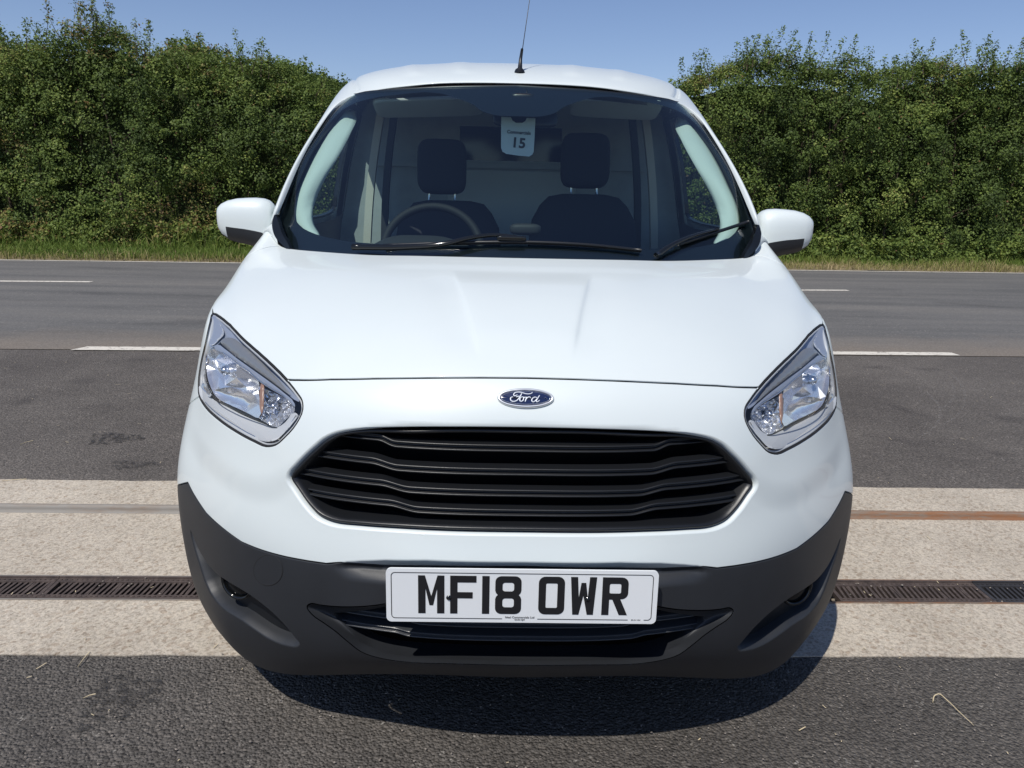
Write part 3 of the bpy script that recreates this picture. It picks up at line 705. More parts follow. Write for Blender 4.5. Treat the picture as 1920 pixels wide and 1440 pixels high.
# ---- traced outlines
HL = [(398,587),(418,598),(453,633),(498,673),(537,712),(556,736),(565.5,751),(567,767),(556,793),(533,820),(516,834),(498,837),(476,828),(444,811),(409,787),(383,762),(373,744),(371,720),(375,684),(384,644),(393,604)]
hl_px = catmull(HL, 3, True)
HLs = F.px(hl_px)
gap_px = [(982,708.5),(900,708),(800,708.5),(700,709.8),(620,711.3),(560,712.5)]
i_tip, i_gap, i_low = 0, 4*3, 16*3
hood_side = F.yz([(.70,.935),(.80,.962),(.90,.985),(.985,1.004)])
gap_st = F.px(gap_px); gap_st[0, 0] = 0
inner_up = HLs[i_tip:i_gap+1]           # tip -> gap corner
nt_top = [(c, 11.) for c in (4.3, 4, 3.5, 3, 2.5, 2, 1.5, 1, .5, 0)]
side_chain = np.concatenate([hood_side, F.px([(472,462)]), F.xz([(.735,1.055)])*0+np.array([[5.15,10.45]]), np.array([[4.75,10.85]])])
side_chain = catmull(np.concatenate([HLs[i_tip:i_tip+1], hood_side, [(6.05,9.9),(5.6,10.25),(5.1,10.7),(4.7,11.)]]), 5)
hood_half = np.concatenate([gap_st, inner_up[::-1], side_chain[1:], nt_top[0:]])
def both(A): A = np.array(A); return np.concatenate([A, A*[-1, 1]])
_cl = []
for off_ in (-.008, 0, .008):
    yy_ = np.linspace(.16, .60, 70); xx_ = .092+.080*np.clip((yy_-.15)/.42, 0, 1)+off_; _cl.append(F.inv(np.stack([xx_, yy_], 1), lambda P: np.where(P[:, 2:] > .85, P[:, :2], P[:, :2]+9)))
bonnet = panel('bonnet', F, sym(hood_half), [], 'paint', van, cell=.008, gap=.0028, extra=both(np.concatenate(_cl)))
sl_ = np.concatenate([gap_st, inner_up[::-1], side_chain[1:]]); sp_ = F.ev(sl_)-F.nrm(np.clip(sl_, [.01, .01], [7.99, 10.99]))*.0085
bs = tube('gap_backing', sp_, .0062, 'deep', bonnet, seg=8); mirror_obj(bs)  # black tube added under the seam so the bonnet gap reads dark
# arch
def circ(cy, cz, r, a0, a1, n): return [(cy+r*math.cos(a), cz+r*math.sin(a)) for a in np.linspace(rad(a0), rad(a1), n)]
arch = F.yz(circ(.815,.31,.345,-16,196,44))        # rear bottom -> over -> front bottom
tipyz = (.532, .503); k_tip = int(np.argmin([(y-tipyz[0])**2+(z-tipyz[1])**2 for y, z in circ(.815,.31,.345,-16,196,44)]))
wb_px = [(976,1062),(850,1062),(723,1060),(640,1055),(612,1057.5),(580,1053),(537,1045),(493,1033),(453,1017),(420,993),(387,963),(362,925),(352,905)]
wb = F.px(wb_px); wb[0, 0] = 0
wb = np.concatenate([wb, arch[k_tip:k_tip+1]])
seam = np.concatenate([arch[k_tip:k_tip+1], F.yz([(.545,.56),(.556,.62),(.562,.69)]), HLs[i_low:i_low+1]])
GR = [(976,807),(880,806),(756,806.5),(665,809),(636,813.5),(612,823),(588,842),(554,876),(543,889),(541,898),(545,907),(552,916.5),(576,950),(597.5,970),(621,980),(674,986.5),(756,992),(875,997),(976,998.5)]
gr_half = catmull(F.px(GR), 4); gr_loop = sym(gr_half)
up_half = np.concatenate([wb, seam[1:], HLs[i_gap:i_low+1][::-1][1:], gap_st[::-1]])
CH = [(.004, -.0005), (.011, -.012), (.013, -.016), (.013, -.03)]
_lx = np.linspace(.003, .39, 80)
lip_pts = both(np.concatenate([F.xz([(a, float(np.interp(a, LPX, LPZ))-o_) for a in _lx]) for o_ in (-.003, 0, .003)]))
_gl = resample(F, gr_loop, .006); _gl = _gl[::-1] if area(_gl) > 0 else _gl
gr_big = inset(F, _gl, .005)
front_bumper = panel('front_bumper', F, sym(up_half), [gr_big], 'paint', van, cell=.007, extra=lip_pts, rims=[EDGE, [(.0012, -.0005), (.0045, -.0060), (.0058, -.010), (.0060, -.035)]], gap=.0016)
# black lower bumper
LG = [(976,1118),(860,1122),(760,1128),(687,1138),(640,1139),(603,1136),(583,1133),(577,1137),(587,1153),(607,1167),(628,1182),(653,1203),(687,1226),(720,1235),(753,1240),(850,1244),(976,1247)]
lg_half = catmull(F.px(LG), 4); lg_loop = sym(lg_half)
FG = [(357,995),(368,1022),(380,1045),(397,1068),(428,1092),(463,1113),(484,1128),(503,1143),(529,1168),(553,1197),(561,1208),(556,1213),(537,1211),(507,1200),(480,1183),(453,1163),(413,1136),(393,1110),(373,1055),(361,1015)]
fg_loop = catmull(F.px(FG), 3, True); fg_m = fg_loop*[-1, 1]
bot = [(c, 0.) for c in (0,.5,1,1.5,2,2.5,3,3.5,4,4.5,5,5.5)]
low_half = np.concatenate([bot, arch[k_tip:][::-1], wb[::-1][1:]])
BOWL = [(.003, -.001), (.008, -.006), (.030, -.040), (.034, -.06)]
def lower_rims():
    return [[(.0011, -.0004), (.0016, -.0016), (.0018, -.02)], [(.0004, -.0001)], [(.002, -.001), (.0035, -.004), (.0055, -.022), (.006, -.06)], [(.002, -.001), (.0035, -.004), (.0055, -.022), (.006, -.06)]]
lower_bumper = panel('lower_bumper', F, sym(low_half), [lg_loop, fg_loop, fg_m], 'black', van, rims=lower_rims(), gap=.0012)
# tow-eye cap line
c0 = F.px([(503, 1069)])[0]
th = np.linspace(0, 2*math.pi, 40, endpoint=False); tc = F.px([(503+27*math.cos(t), 1069+28.5*math.sin(t)) for t in th])
tow = ring_strip('tow_cap', F, tc, [(-.0012, .0004), (-.0004, .0010), (.0004, .0010), (.0012, .0004)], 'rubber', lower_bumper)
Pq, Fq = fill2d(tc); tw = link_mesh('tow_cap_disc', F.ev(Pq)+F.nrm(Pq)*.0007, [tuple(f) for f in Fq], 'black', lower_bumper, normals=F.nrm(Pq))
for q in (tow, tw):                                  # cap only on the photo-left side
    me = q.data; me.transform(Matrix.Diagonal((-1, 1, 1, 1))); me.flip_normals()
# wings
wing_out = np.concatenate([HLs[i_low:][::1], HLs[:1], side_chain[1:], [(4.7,11.),(5,11.),(5.5,11.),(6,11.),(6.5,11.),(7,11.),(7.5,11.),(8,11.)], [(8., t) for t in np.arange(10.5, -.1, -.5)], [(7.75, 0.)], arch[:k_tip+1], seam[1:-1]])
wing = panel('wing', F, wing_out, [], 'paint', van, cell=.016); wing_l = mirror_obj(wing)
# inner wheel arch liners
def arch_liner(cy, x0=.60, x1=.79):
    V = []; 
    for x in (x0, x1):
        for a in np.linspace(rad(-14), rad(194), 30): V.append((x, cy+.352*math.cos(a), .31+.352*math.sin(a)))
    return V, grid_faces(2, 30)
for cy in (.815, 3.30):
    v, f = arch_liner(cy); o = link_mesh('wheel_arch_liner', v, f, 'deep', van); o2 = mirror_obj(o)

# ---- grille
gy = F.ev(gr_half)
def back_plate(name, S, loop, depth, mat, parent, cell=.03):
    L = resample(S, loop, .012); V2, Fc = fill2d(L); N = S.nrm(V2)
    return link_mesh(name, S.ev(V2)-N*depth, [tuple(f) for f in Fc], mat, parent, normals=N)
grille = back_plate('grille', F, gr_loop, .085, 'deep', van)
ring_strip('grille_frame', F, gr_loop, [(.0015, -.0095), (.0022, -.0068), (.0045, -.0052), (.0078, -.0062), (.0110, -.016), (.020, -.040), (.030, -.085)], 'gblack', grille)
def slat(name, rows, xe, back, mat, parent, dp, inset_y=.018, n=120, Sf=F):
    """rows: function x-> z of the front edge; profile swept across the opening"""
    xs = np.linspace(-xe, xe, n); st = Sf.inv(np.array([(abs(x), rows(x)) for x in xs]), lambda P: P[:, [0, 2]]); P = Sf.ev(st); V = []
    for x, p in zip(xs, P):
        for a, b in dp: V.append((x, p[1]+inset_y+a, rows(x)+b))
    return link_mesh(name, V, [tuple(f[::-1]) for f in grid_faces(n, len(dp))], mat, parent)
def zrow(y, x=976, Y=.05): return float(bp(x, y, Y)[2])
slats = [(852, 705, 738, .44), (893, 692, 745, .468), (930, 712, 768, .488), (964, 730, 785, .47)]
for i, (yc, xo, xi, xe) in enumerate(slats):
    z0 = zrow(yc+1, Y=.05+.006*0); kx0 = abs(bp(xo, yc, .07)[0]); kx1 = abs(bp(xi, yc, .05)[0])
    def rows(x, z0=z0, a=kx0, b=kx1): return z0+.0095*float(sstep(np.array((abs(x)-b)/(a-b))))
    dpth = [(.024, .0150), (.006, .0130), (.0025, .0125), (.0012, .0110), (.002, .0093), (.010, .0085), (.010, .0030), (.0015, .0022), (.0, .0010), (.0005, -.0012), (.003, -.0022), (.05, -.004)]
    # slat ends stop where the opening ends at that height
    zz = z0+.0095; zl = gy[:, 2]; xl = gy[:, 0]
    k = [j for j in range(len(zl)-1) if (zl[j]-zz)*(zl[j+1]-zz) <= 0 and xl[j] > .2]
    xe = (min(xl[j] for j in k) if k else .45)-.020
    slat('slat', rows, xe, .05, 'gblack', grille, dpth)
# ---- lower grille
lgr = back_plate('lower_grille', F, lg_loop, .10, 'deep', van)
lgy = F.ev(lg_half)
for i, (yc, xe) in enumerate([(1180, .43), (1206, .40)]):
    z0 = zrow(yc, Y=.03); kx0, kx1 = (.235, .205) if i == 0 else (.26, .225)
    def rows(x, z0=z0, a=kx0, b=kx1): return z0+.006*float(sstep(np.array((abs(x)-b)/(a-b))))
    slat('slat', rows, xe, .05, 'slat', lgr, [(.05, .018), (.006, .0105), (.002, .010), (.002, .0085), (.009, .0078), (.009, .003), (.002, .0024), (.0005, .001), (.0015, -.001), (.05, -.003)], inset_y=.037)
LGI = [(976,1120),(860,1124),(760,1130),(700,1142),(660,1147),(641,1149),(629,1150),(628,1155),(640,1167),(652,1179),(666,1193),(687,1208),(712,1219),(740,1226),(772,1230),(850,1234),(976,1237)]
lgi = catmull(F.px(LGI), 4); Po = F.ev(lg_half); Pi_ = F.ev(lgi)*[1, 1, 1]; V = []
Pb = Pi_.copy(); 
for k in range(len(Pb)):
    q = proj(Pi_[k]*[-1, 1, 1]); b_ = bp(q[0], q[1], Pi_[k][1]+.035); Pb[k] = [abs(b_[0]) if k not in (0, len(Pb)-1) else 0, b_[1], b_[2]]
full = lambda A: np.concatenate([A, (A*[-1, 1, 1])[1:-1][::-1]])
Po, Pb = full(Po), full(Pb); m_ = len(Po)
for q in (0, .06, .25, .5, .75, .94, 1):
    e = q**1.5; V.append(Po*(1-q)+Pb*q+np.array([0, 1, 0])*(.006*math.sin(math.pi*q)+.0004))
V.append(Pb+[0, .05, 0])
Fc = [tuple(f) for f in grid_faces(8, m_, True)]
link_mesh('intake_surround', np.concatenate(V), Fc, 'black', lower_bumper)
# fog recess backs and lamps
fr = back_plate('fog_recess', F, fg_loop, .034, 'gblack', lower_bumper); mirror_obj(fr)
def torus(name, c, n, R, r, mat, parent, a0=0, a1=360, seg=40, close=True):
    n = np.array(n, float); n /= np.linalg.norm(n); a = np.cross(n, [0, 0, 1.]); a /= np.linalg.norm(a); b = np.cross(n, a)
    ts = np.linspace(rad(a0), rad(a1), seg, endpoint=not close); V = []
    for t in ts:
        e = a*math.cos(t)+b*math.sin(t)
        for k in range(10):
            q = 2*math.pi*k/10; V.append(np.array(c)+e*(R+r*math.cos(q))+n*r*math.sin(q))
    Fc = []
    m = seg
    for i in range(m if close else m-1):
        for k in range(10):
            Fc.append((i*10+k, ((i+1) % m)*10+k, ((i+1) % m)*10+(k+1) % 10, i*10+(k+1) % 10))
    return link_mesh(name, V, Fc, mat, parent)
fl = F.px([(428, 1098)]); fc = F.ev(fl)[0]; fn = np.array([.35, -1, .05]); fn /= np.linalg.norm(fn)
fc = fc-F.nrm(fl)[0]*.022
t1 = torus('fog_lamp_blank', fc, fn, .040, .0042, 'gloss_black', van); t2 = mirror_obj(t1)
def disc(c, n, R, dome, rings=5, seg=32):
    n = np.array(n, float); n /= np.linalg.norm(n); a = np.cross(n, [0, 0, 1.]); a /= np.linalg.norm(a); b = np.cross(n, a); V = [np.array(c)+n*dome]; Fc = []
    for r in range(1, rings+1):
        q = r/rings
        for k in range(seg): t = 2*math.pi*k/seg; V.append(np.array(c)+(a*math.cos(t)+b*math.sin(t))*R*q+n*dome*(1-q*q))
    for k in range(seg): Fc.append((0, 1+(k+1) % seg, 1+k))
    for r in range(rings-1):
        for k in range(seg): A = 1+r*seg; Fc.append((A+k, A+(k+1) % seg, A+seg+(k+1) % seg, A+seg+k))
    return V, Fc
v, f = disc(fc-fn*.004, fn, .038, .008); d1 = link_mesh('cover', v, f, 'gloss_black', t1); d2 = mirror_obj(d1); d2.parent = t2

# ---- badge
bst = F.xz([(0, .853)]); bc = F.ev(bst)[0]; bn = F.nrm(bst)[0]; bx = np.array([1., 0, 0]); bz = np.cross(bx, bn); bz = bz/np.linalg.norm(bz); bz *= np.sign(bz[2])
BC = bc-np.array([.002, 0, 0]); SQ = proj(BC+bx*.05)[0]-proj(BC)[0], proj(BC)[1]-proj(BC+bz*.05)[1]
A_ = 53/SQ[0]*.05; B_ = 18.3/SQ[1]*.05
def oval(name, a, b, prof, mat, parent, seg=72):
    V = []
    for s, h in prof:
        for k in range(seg): t = 2*math.pi*k/seg; V.append(BC+bx*(a*s*math.cos(t)+(0))+bz*(b*(1-(1-s)*a/b)*math.sin(t))+bn*h)
    Fc = grid_faces(len(prof), seg, True)
    if mat == 'blue' : Fc.append(tuple(range((len(prof)-1)*seg, len(prof)*seg))[::-1]) if False else Fc.append(tuple(range((len(prof)-1)*seg, len(prof)*seg)))
    return link_mesh(name, V, Fc, mat, parent)
badge = oval('badge', A_, B_, [(1, -.004), (1, .002), (.985, .0042), (.955, .0052), (.925, .0048), (.905, .0036), (.90, .0030)], 'badge_rim', van)
oval('badge_field', A_, B_, [(.91, .0026), (.905, .0031), (.86, .0036), (.6, .0042), (.56, .0043)], 'blue', badge)
oval('badge_rim_line', A_, B_, [(.872, .0036), (.868, .0041), (.860, .0041), (.856, .0036)], 'chrome_soft', badge)
strokes = [[(752,412),(757,388),(775,365),(815,352),(870,350),(925,362),(985,378),(1040,380),(1082,370),(1108,352)],
 [(752,412),(775,420),(800,412),(822,398)], [(905,372),(893,400),(868,440),(838,482),(800,512),(755,522),(715,512),(697,488),(700,460),(722,442),(742,440)],
 [(800,440),(840,428),(885,425)], [(915,432),(888,448),(872,480),(874,508),(897,520),(924,504),(941,472),(938,442),(915,432)], [(938,448),(960,446),(985,438)],
 [(996,434),(990,465),(980,495),(970,524)], [(986,480),(1008,452),(1038,436),(1066,442),(1070,456)],
 [(1190,450),(1164,437),(1126,448),(1096,480),(1096,510),(1122,524),(1156,506),(1188,470)], [(1243,400),(1215,440),(1190,480),(1176,508),(1188,522),(1215,512),(1240,492)]]
parts = []
for s in strokes:
    p = catmull(np.array(s, float), 5); q = np.array([BC+bx*((x-980)/530*A_)-bz*((y-448)/182*B_)+bn*.0046 for x, y in p])
    n_ = len(q); rr = .00105*(.8+.4*np.sin(np.linspace(.3, math.pi-.3, n_))); parts.append(tube(None, q, rr, None, seg=8))
V, Fc = join(parts); link_mesh('badge_script', V, Fc, 'script', badge)

# ---- number plate
NPL = bp(724, 1107, -.016)[0]; NPR = bp(1228, 1107, -.016)[0]
pc = np.array([-.0025, -.018, .4885]); prx = rad(-2.)
plate = bpy.data.objects.new('number_plate', None)
def rrect(w, h, r, seg=8, cx=0, cy=0):
    P = []
    for sx, sy, a0 in ((1, -1, -90), (1, 1, 0), (-1, 1, 90), (-1, -1, 180)):
        for k in range(seg+1): a = rad(a0+90*k/seg); P.append((cx+sx*(w/2-r)+r*math.cos(a), cy+sy*(h/2-r)+r*math.sin(a)))
    return np.array(P)
def plate_pt(x, y, d=0.):           # x right, y up in the plate plane
    c, s = math.cos(prx), math.sin(prx); ty = .004
    return (pc[0]+x, pc[1]-d*c-y*s*1.0, pc[2]+y*c-d*s+0*ty*x)
def plate_mesh(name, outer, holes, d, mat, parent, thick=None):
    V2, Fc = fill2d(outer, holes)
    V = [plate_pt(a, b, d) for a, b in V2]; Fc = [tuple(f) for f in Fc]
    if thick:
        for lp in [outer]+list(holes):
            k = len(V); n = len(lp); V += [plate_pt(a, b, d) for a, b in lp]+[plate_pt(a, b, d-thick) for a, b in lp]
            for i in range(n): j = (i+1) % n; Fc.append((k+i, k+n+i, k+n+j, k+j))
    return V, Fc
v, f = plate_mesh('p', rrect(.520, .111, .010), [], 0, 'plate', None, .004)
plate = link_mesh('number_plate', v, f, 'plate', van, smooth=False)
v, f = plate_mesh('b', rrect(.520, .111, .010), [rrect(.5175, .1085, .009)[::-1]], .0008, 'plate', None, .0008)
# border line, broken for the maker's text at the bottom
def line(pts, wd):
    q = np.array(pts); T = np.gradient(q, axis=0); T /= np.linalg.norm(T, axis=1)[:, None]; Nn = np.stack([-T[:, 1], T[:, 0]], 1)
    A = q+Nn*wd/2; Bq = q-Nn*wd/2; V = [plate_pt(a, b, .0006) for a, b in A]+[plate_pt(a, b, .0006) for a, b in Bq]; n = len(q)
    return V, [(i, n+i, n+i+1, i+1) for i in range(n-1)]
rr = rrect(.500, .0945, .007); # starts bottom right corner
seg_r = [(.232, -.0472)]+[tuple(p) for p in rr[:36]]
loopL = [(x, y) for x, y in rr]
P1 = [( .236, -.04725)]+[tuple(p) for p in rr[0:9]]+[tuple(p) for p in rr[9:18]]+[tuple(p) for p in rr[18:27]]+[tuple(p) for p in rr[27:36]]+[(-.2, -.04725), (-.038, -.04725)]
def dens(P):
    o = []
    for a, b in zip(P[:-1], P[1:]):
        a, b = np.array(a), np.array(b); k = max(1, int(np.linalg.norm(b-a)/.01)); o += [tuple(a+(b-a)*i/k) for i in range(k)]
    return o+[P[-1]]
V, Fc = join([line(dens(P1), .0014), line(dens([(.030, -.04725), (.205, -.04725)]), .0014)])
link_mesh('plate_border', V, Fc, 'ink', plate, smooth=False)
# characters, 50 x 79 mm, stroke 14 mm
s_ = 14.
def G(*a): return np.array(a, float)
CH = {
 'M': ([G((0,0),(14,0),(14,52),(21.5,17),(28.5,17),(36,52),(36,0),(50,0),(50,79),(37,79),(25,36),(13,79),(0,79))], []),
 'F': ([G((0,0),(14,0),(14,32),(43,32),(43,45),(14,45),(14,65),(50,65),(50,79),(0,79))], []),
 '1': ([G((0,0),(14,0),(14,79),(0,79))], []),
 'O': ([rrect(50, 79, 13, 6, 25, 39.5)], [rrect(22, 51, 2.5, 4, 25, 39.5)]),
 'W': ([G((5,0),(17,0),(25,40),(33,0),(45,0),(50,79),(36.5,79),(33.6,36),(29.5,67),(20.5,67),(16.4,36),(13.5,79),(0,79))], []),
 'R': ([np.concatenate([G((0,0),(14,0),(14,32.5),(20,32.5),(34,0),(50,0),(35.5,33.5)), [(50-13+13*math.cos(a), 46.5+13*math.sin(a)) for a in np.linspace(-1.35, 0, 6)], [(50-13+13*math.cos(a), 66+13*math.sin(a)) for a in np.linspace(0, math.pi/2, 6)], G((0,79))])], [rrect(22, 20, 3, 4, 25, 55.5)]),
}
up = rrect(50, 79, 12, 6, 25, 39.5)
o8 = [(25, 0)]+[(38+12*math.cos(a), 12+12*math.sin(a)) for a in np.linspace(-math.pi/2, 0, 6)]+[(50, 31), (48.5, 36), (45.2, 40), (48.5, 44), (50, 49)]+[(38+12*math.cos(a), 67+12*math.sin(a)) for a in np.linspace(0, math.pi/2, 6)]
o8 = o8+[(50-x, y) for x, y in o8[::-1] if x != 25]
CH['8'] = ([np.array(o8)], [rrect(22, 18.5, 5, 5, 25, 23.5), rrect(22, 18, 5, 5, 25, 56.5)])
x = -199.; parts = []
for ch in 'MF18 OWR':
    if ch == ' ': x += 33-11; continue
    outer, holes = CH[ch]; wd = 14 if ch == '1' else 50
    sc = lambda P, x=x: np.stack([(P[:, 0]+x)/1000., (P[:, 1]-39.5+2.5)/1000.], 1)
    parts.append(plate_mesh('c', sc(outer[0]), [sc(h)[::-1] for h in holes], .0007, 'ink', None)); x += wd+11
V, Fc = join(parts); link_mesh('registration_characters', V, Fc, 'ink', plate, smooth=False)
def text_mesh(txt, size, bold=0.):
    cu = bpy.data.curves.new('t', 'FONT'); cu.body = txt; cu.size = size; cu.align_x = 'CENTER'; cu.align_y = 'CENTER'; cu.offset = bold; cu.resolution_u = 3
    ob = bpy.data.objects.new('t', cu); COL.objects.link(ob); dg = bpy.context.evaluated_depsgraph_get(); me = bpy.data.meshes.new_from_object(ob.evaluated_get(dg))
    V = [tuple(v.co) for v in me.vertices]; Fc = [tuple(p.vertices) for p in me.polygons]; bpy.data.objects.remove(ob); bpy.data.curves.remove(cu); return V, Fc
parts = []
for txt, sz, cx, cy in (('Ideal Commercials Ltd', .0062, -.004, -.0440), ('01233 624', .0048, -.004, -.0490), ('BS AU 145d', .0036, .2205, -.0472)):
    if txt.startswith('01233'): txt = 'GU52 6JH'
    v, f = text_mesh(txt, sz, .00006); parts.append(([plate_pt(a+cx, b+cy, .0007) for a, b, c in v], f))
for (v, f), nm_ in zip(parts, ('maker_name', 'maker_postcode', 'plate_standard_mark')): link_mesh(nm_, v, f, 'ink', plate, smooth=False)
for sx in (-.1405, .1255):
    v, f = disc(plate_pt(sx, -.004, .001), (0, -1, 0), .0052, .0035, 4, 20); link_mesh('screw_cap', v, f, 'gloss_black', plate)

# ---- windscreen, cowl
def glass_xy(x, y):
    q = np.array([x, y], float); return Wd
WS = [(546,474),(533,456),(523,430),(521,410),(527,393),(550,334),(583,267),(608,226),(617,206),(627,194),(643,183),(670,175),(742,167),(830,162),(905,160.5),(980,160)]
ws = Wd.px(WS); ws = catmull(ws, 4); ws = np.concatenate([np.array([(c, .02) for c in np.arange(0, 4.3, .3)]), np.array([(4.45, .06)]), ws])
windscreen = panel('windscreen', Wd, sym(ws), [], 'glass', van, cell=.03, gap=.001, rims=[[(.001, -.002)]])
FI = [(976,459),(800,458),(700,455),(640,449),(590,437),(560,420),(549,401),(548,385),(552,360),(567,319),(595,265),(620,225),(640,205),(655,196),(690,184),(742,176),(825,173),(862,184),(888,195),(903,206),(930,214),(976,216)]
fi = catmull(Wd.px(FI), 3)
panel('frit_border', Wd, sym(ws), [sym(fi)], 'frit', windscreen, cell=.03, gap=.001, rims=[None, None], off=-.004)
seal = ring_strip('windscreen_seal', Wd, sym(ws), [(-.001, .0008), (.0015, .0012), (.005, -.001), (.009, -.006), (.010, -.03)], 'gblack', van)
def on_glass(x, y, dy=0.):
    st = Wd.inv([(x, y)], (lambda P: proj(P)) if x > 974 else (lambda P: proj(P*np.array([-1, 1, 1.]))), True)
    P = Wd.ev(st)[0]; n = Wd.nrm(st)[0]; P = P+n*dy
    return P if x > 974 else P*np.array([-1, 1, 1])
# crescent trims at the lower corners of the glass
def thick_poly(name, P3, th, mat, parent, dirn=(0, 1, 0)):
    P3 = np.array(P3); V2, Fc = fill2d(P3[:, [0, 2]]); n = len(P3); d = np.array(dirn)*th
    from_ = {}
    V = []; 
    for a in V2: V.append(P3[np.argmin(((P3[:, [0, 2]]-a)**2).sum(1))])
    V = np.array(V); m = len(V); Fs = [tuple(f) for f in Fc]+[tuple(i+m for i in f[::-1]) for f in Fc]
    VV = list(V)+list(V+d); k = len(VV); VV += list(P3)+list(P3+d)
    for i in range(n): j = (i+1) % n; Fs.append((k+i, k+j, k+n+j, k+n+i))
    return link_mesh(name, VV, Fs, mat, parent, smooth=False)
cres = catmull(np.array([bp(x, y, Y) for x, y, Y in [(516,402,1.045),(511.5,415,1.03),(512,430,1.01),(517,444,.995),(527,456,.98),(546,470,.955),(541,457,.965),(531,440,.985),(524,420,1.01)]]), 4, True)
cres[:, 1] -= .006
c1 = thick_poly('cowl_corner_trim', cres, .03, 'gloss_black', van); mirror_obj(c1)
xs = np.linspace(-.70, .70, 41); V = []
for x in xs:
    st = Wd.inv([(abs(x), 1.045)], lambda P: P[:, [0, 2]]); p = Wd.ev(st)[0]
    for a, b in ((.06, .012), (.0, .004), (-.03, -.012), (-.10, -.03)): V.append((x, p[1]+a, 1.035+b))
link_mesh('cowl', V, [tuple(f) for f in grid_faces(41, 4)], 'gblack', van)

# ---- body shell, doors
def fromyz(L): return B.yz(L)
door_top = catmull(fromyz([(1.155,1.160),(1.25,1.240),(1.38,1.345),(1.55,1.455),(1.68,1.53),(1.80,1.585),(1.92,1.61),(2.1,1.62),(2.30,1.62),(2.38,1.60),(2.41,1.54),(2.415,1.4),(2.415,1.2),(2.415,1.0),(2.41,.8),(2.40,.5),(2.395,.24)]), 3)
sill_t = float(door_top[-1][1])
front_row = [(c, 0.) for c in np.arange(0, 6.01, .25)]
sc = np.array([[6.0, 0.]]); d0 = door_top[0]
rear_arch = fromyz(circ(3.30,.31,.345,196,-16,44))
shell = np.concatenate([front_row, [[6.15, .0]], [[6.25, .3]], door_top, [[10., sill_t]], [[10., t] for t in np.linspace(sill_t, rear_arch[0][1], 8)[1:]], rear_arch, [[10., t] for t in np.linspace(rear_arch[-1][1], 7, 6)[1:]], [[c, 7.] for c in np.arange(9.5, -.01, -.5)]])
body = panel('body_shell', B, sym(shell), [], 'paint', van, cell=.028, step=.014)
door_o = np.concatenate([[(c, 0.) for c in np.arange(10., 6.3, -.25)], [[6.3, .3]], door_top, [[10., sill_t]], [[10., t] for t in np.linspace(sill_t, 0, 10)[1:-1]]])
win = catmull(fromyz([(1.225,1.150),(1.30,1.235),(1.42,1.335),(1.58,1.440),(1.70,1.508),(1.82,1.550),(1.95,1.570),(2.1,1.577),(2.30,1.577),(2.35,1.55),(2.36,1.4),(2.36,1.2),(2.34,1.13),(2.2,1.115),(1.8,1.11),(1.45,1.115),(1.27,1.125)]), 3, True)
door = panel('side_door', B, door_o, [win], 'paint', van, cell=.022, step=.011)
dg = panel('door_window', B, win, [], 'side_glass', door, cell=.03, gap=.0, rims=[None], off=-.008)
rs = ring_strip('window_seal', B, win, [(-.006, .0012), (.002, .0015), (.012, -.001), (.013, -.02)], 'gblack', door)
inner = panel('door_card', B, inset(B, resample(B, door_o, .02), .02) if area(door_o) > 0 else inset(B, resample(B, door_o[::-1], .02), .02), [win], 'dash', door, cell=.04, gap=0, rims=[None, [(.0, -.0)]], off=-.05)
hd = join([tube(None, [(.886, 2.18, .985), (.905, 2.20, .987), (.908, 2.26, .988), (.905, 2.32, .988), (.886, 2.34, .986)], .011, None)])
link_mesh('door_handle', hd[0], hd[1], 'black', door)
d2 = mirror_obj(door)
for ch in [dg, rs, inner] + [c for c in door.children if c.name.startswith('door_handle')]:
    m2 = mirror_obj(ch); m2.parent = d2
# pillar foot between wing, windscreen corner and door; black tube added as dark backing of the door gap
cs_ = np.linspace(0, 1, 14); A_p = F.ev(np.stack([4.95+3.03*cs_, np.full(14, 10.99)], 1)); B_p = B.ev(np.stack([5.9+1.1*cs_, np.full(14, .01)], 1))
nA = np.array([-.0, .0, -.002]); V = np.concatenate([A_p*(1-q)+B_p*q+nA+np.array([.010*math.sin(math.pi*q), 0, .006*math.sin(math.pi*q)]) for q in np.linspace(0, 1, 6)])
pf = link_mesh('pillar_foot', V, grid_faces(6, 14), 'paint', van); mirror_obj(pf)
jp = F.ev(np.stack([np.full(22, 7.98), np.linspace(0.05, 10.95, 22)], 1))-np.array([.030, -.004, 0]); dj = tube('door_gap_backing', jp, .022, 'deep', van, seg=8); mirror_obj(dj)
# rear end
last = B.ev(np.array([[c, 7.] for c in np.arange(-10, 10.01, .25)])); V2, Fc = fill2d(last[:, [0, 2]])
V = [last[np.argmin(((last[:, [0, 2]]-a)**2).sum(1))]+[0, .002, 0] for a in V2]
rd = link_mesh('rear_door', V, [tuple(f[::-1]) for f in Fc], 'paint', van, smooth=False)
v, f = box((0, 4.10, .42), (1.62, .16, .22)); bevel_obj(link_mesh('rear_bumper', v, f, 'black', van, smooth=False), .03)
v, f = box((.77, 4.06, 1.05), (.09, .10, .36)); rl = link_mesh('tail_lamp', v, f, simple('red_lens', (.35, .01, .01), .15), van, smooth=False); bevel_obj(rl, .02); mirror_obj(rl)
v, f = box((0, 2.2, .23), (1.50, 3.5, .04)); link_mesh('underbody', v, f, 'deep', van, smooth=False)
v, f = box((0, .20, .42), (.96, .02, .44)); link_mesh('intake_backing', v, f, 'deep', van, smooth=False)  # black box added behind the intake to keep the opening dark
